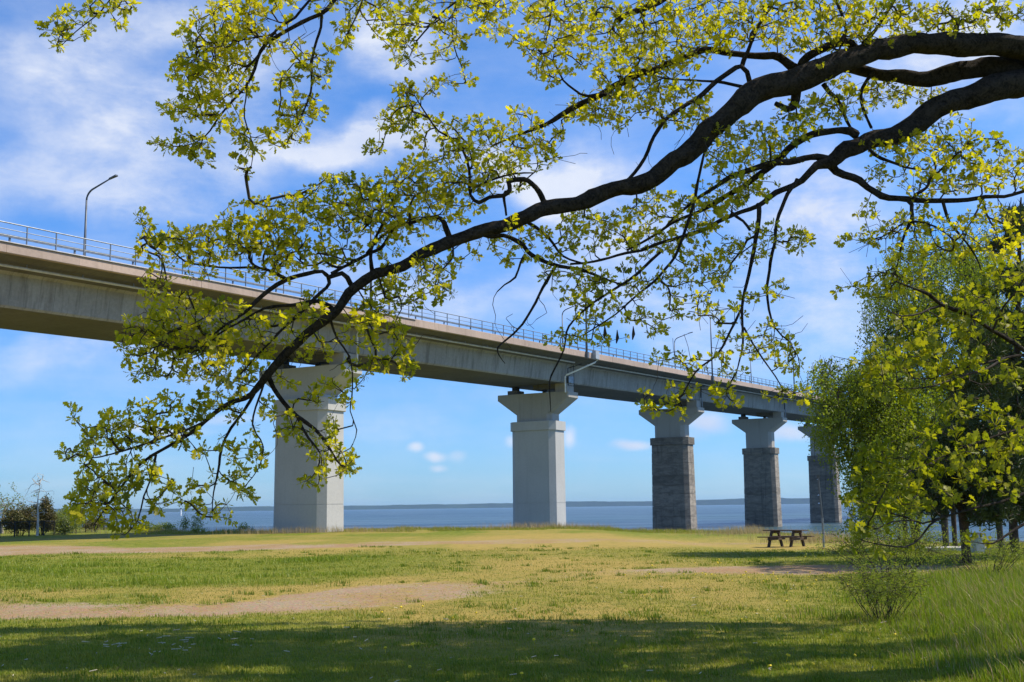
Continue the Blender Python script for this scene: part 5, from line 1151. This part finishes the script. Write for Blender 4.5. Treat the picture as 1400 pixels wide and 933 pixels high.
cl = fbm(X*1.2, Y*1.2, 62, 3); Hh = (.05+.25*ta*(.1+1.3*cl))*r.uniform(.55, 1.3, len(X))
pale = r.uniform(0, 1, len(X)) < .10
ob = blades('long_grass', X[~pale], Y[~pale], Hh[~pale], .0045+.0003*Y[~pale], M['tallgrass'], r, .3, (-.15, -.05)); tag(ob, 'long fresh green grass in the right foreground', 'grass', kind='stuff')
ob = blades('dead_long_grass', X[pale], Y[pale], Hh[pale]*1.25, .004+.0003*Y[pale], M['drygrass'], r, .5, (-.3, -.05)); tag(ob, 'bleached dead stalks among the long grass', 'grass', kind='stuff')
# coarser clumps and weeds standing out of the short lawn
CX, CY = field(1700, 10, 50, r, 1.35, .46); kk = (masks(CX, CY)[0] < .5) & (fbm(CX*.5, CY*.5, 71) > .46); CX, CY = CX[kk], CY[kk]; nb = 34
rad = r.uniform(.03, .13, len(CX))*(1+CY*.02); hh = r.uniform(.04, .09, len(CX))*(1+CY*.012)
X = np.repeat(CX, nb)+r.normal(0, 1, len(CX)*nb)*np.repeat(rad, nb); Y = np.repeat(CY, nb)+r.normal(0, 1, len(CX)*nb)*np.repeat(rad, nb)
ob = blades('lawn_tufts', X, Y, np.repeat(hh, nb)*r.uniform(.4, 1.2, len(X)), .006+.00035*Y, leafmat('tuft_blade', (.11, .16, .014), (.22, .27, .022), (.14, .18, .015), .4, (1.1, 1.2, .5)), r, .6); tag(ob, 'darker green clumps and weeds scattered over the lawn', 'grass', kind='stuff')
# rough green strip at left and grass on the shore edge
X = r.uniform(-36, 3, 190000); Y = r.uniform(24, 45, 190000); k = np.abs(X/Y) < .48; X, Y = X[k], Y[k]; di, dr, ta, gr2 = masks(X, Y); pt = fbm(X*.55, Y*.8, 91); k = r.uniform(0, 1, len(X)) < gr2*(.12+ta*2.6)*(1-di)*sstep(.36, .58, pt); X, Y, ta = X[k], Y[k], ta[k]
ob = blades('rough_grass', X, Y, (.04+.36*ta)*r.uniform(.5, 1.3, len(X)), .005+.0003*Y, M['tallgrass'], r, .5, (-.1, 0)); tag(ob, 'rough bright green grass strip between the two gravel tracks', 'grass', kind='stuff')
X = r.uniform(-46, 30, 150000); off = r.uniform(-7, 3.5, 150000); Y = edge_y(X)+off; k = np.abs(X/Y) < .47; X, Y, off = X[k], Y[k], off[k]; cl = fbm(X*.6, Y*.25, 63, 3)
k = (cl > .36) & (r.uniform(0, 1, len(X)) < .6); X, Y, off, cl = X[k], Y[k], off[k], cl[k]; Hh = (.07+.22*(cl-.3)*sstep(-6, 0, off)*2)*r.uniform(.4, 1.4, len(X)); dk_ = r.uniform(0, 1, len(X)) < .12+.2*sstep(-3, 2, off)
ob = blades('shore_grass', X[~dk_], Y[~dk_], Hh[~dk_], .006+.0002*Y[~dk_], M['grass'], r, .3); tag(ob, 'uneven green grass along the edge of the shore', 'grass', kind='stuff')
ob = blades('dry_shore_grass', X[dk_], Y[dk_], Hh[dk_]*1.3, .004+.00012*Y[dk_], M['drygrass'], r, .3); tag(ob, 'dry blond grass stems along the edge of the shore', 'grass', kind='stuff')
# tall blond reed tufts at the pier feet and behind the table
XX = []; YY = []; HH = []
for cx, cy, sx, sy, n, h_ in ((2.2, 88.5, 2.6, 1.0, 1500, .6), (16.4, 80, .7, .8, 700, .7), (14.8, 78, .9, .6, 500, .6), (15.6, 60, 1.6, 1.8, 1500, .65), (13.5, 74, 1.5, 2, 500, .7), (-15.5, 82.5, 2.4, .8, 900, .6), (-12, 84, 2.6, .8, 700, .5), (-24, 91, 5, 1.2, 900, .6)):
    XX.append(r.normal(cx, sx, n)); YY.append(r.normal(cy, sy, n)); HH.append(r.uniform(.45, 1.1, n)*h_)
ob = blades('blond_tall_grass', np.concatenate(XX), np.concatenate(YY), np.concatenate(HH), np.full(sum(map(len, XX)), .013), M['drygrass'], r, .25); tag(ob, 'tall blond dry grass at the feet of the piers and behind the picnic table', 'grass', kind='stuff')
# dandelions
dm = MB(); dm.prism([(.022*math.cos(x*math.pi/4), .022*math.sin(x*math.pi/4), .055) for x in range(8)], [(.016*math.cos(x*math.pi/4), .016*math.sin(x*math.pi/4), .072) for x in range(8)]); dm.prism([(-.002, -.002, 0), (.002, -.002, 0), (.002, .002, 0), (-.002, .002, 0)], [(-.002, -.002, .055), (.002, -.002, .055), (.002, .002, .055), (-.002, .002, .055)])
dme = mesh('dandelion', dm.V, dm.F, M['yellow']); n = 0
while n < 110:
    m_ = r.integers(0, 3); X, Y = field(1, 10, 30, r, 1.4, .42)
    if m_: X, Y = np.array([r.normal(6.2, 1.7)]), np.array([r.normal(28.5, 2.0)])
    if masks(X, Y)[0][0] > .3 or Y[0] < 10 or X[0] < -3: continue
    o = link('dandelion', dme, None, (X[0], Y[0], float(zg(X, Y)[0]))); o.scale = (r.uniform(.75, 1.25),)*3; o.rotation_euler = (r.normal(0, .2), r.normal(0, .2), 0)
    tag(o, 'small yellow dandelion head in the lawn', 'flower', 'dandelions scattered in the lawn'); n += 1
# dry bits lying on the lawn
ch = []
for i in range(190):
    X, Y = field(1, 10, 26, r, 1.4); z_ = float(zg(X, Y)[0])+.035; a = r.uniform(0, 6.28); l = r.uniform(.02, .09)
    if i < 40: X, Y = np.array([r.normal(-4.2, .5)]), np.array([r.normal(14.6, .5)]); z_ = float(zg(X, Y)[0])+.04; l *= 1.3
    ch.append((np.array([[X[0], Y[0], z_], [X[0]+l*math.cos(a), Y[0]+l*math.sin(a), z_+r.uniform(-.01, .02)]]), np.array([.006, .004])))
o = link('dry_litter', bulk_tubes('dry_litter', ch, M['pale_bit'], 4)); tag(o, 'bleached twigs and dead leaf bits on the lawn', 'litter', kind='stuff')
print('tris', sum(len(o.data.loop_triangles) if o.data.loop_triangles else sum(max(0, p.loop_total-2) for p in []) for o in scene.objects if o.type == 'MESH'))
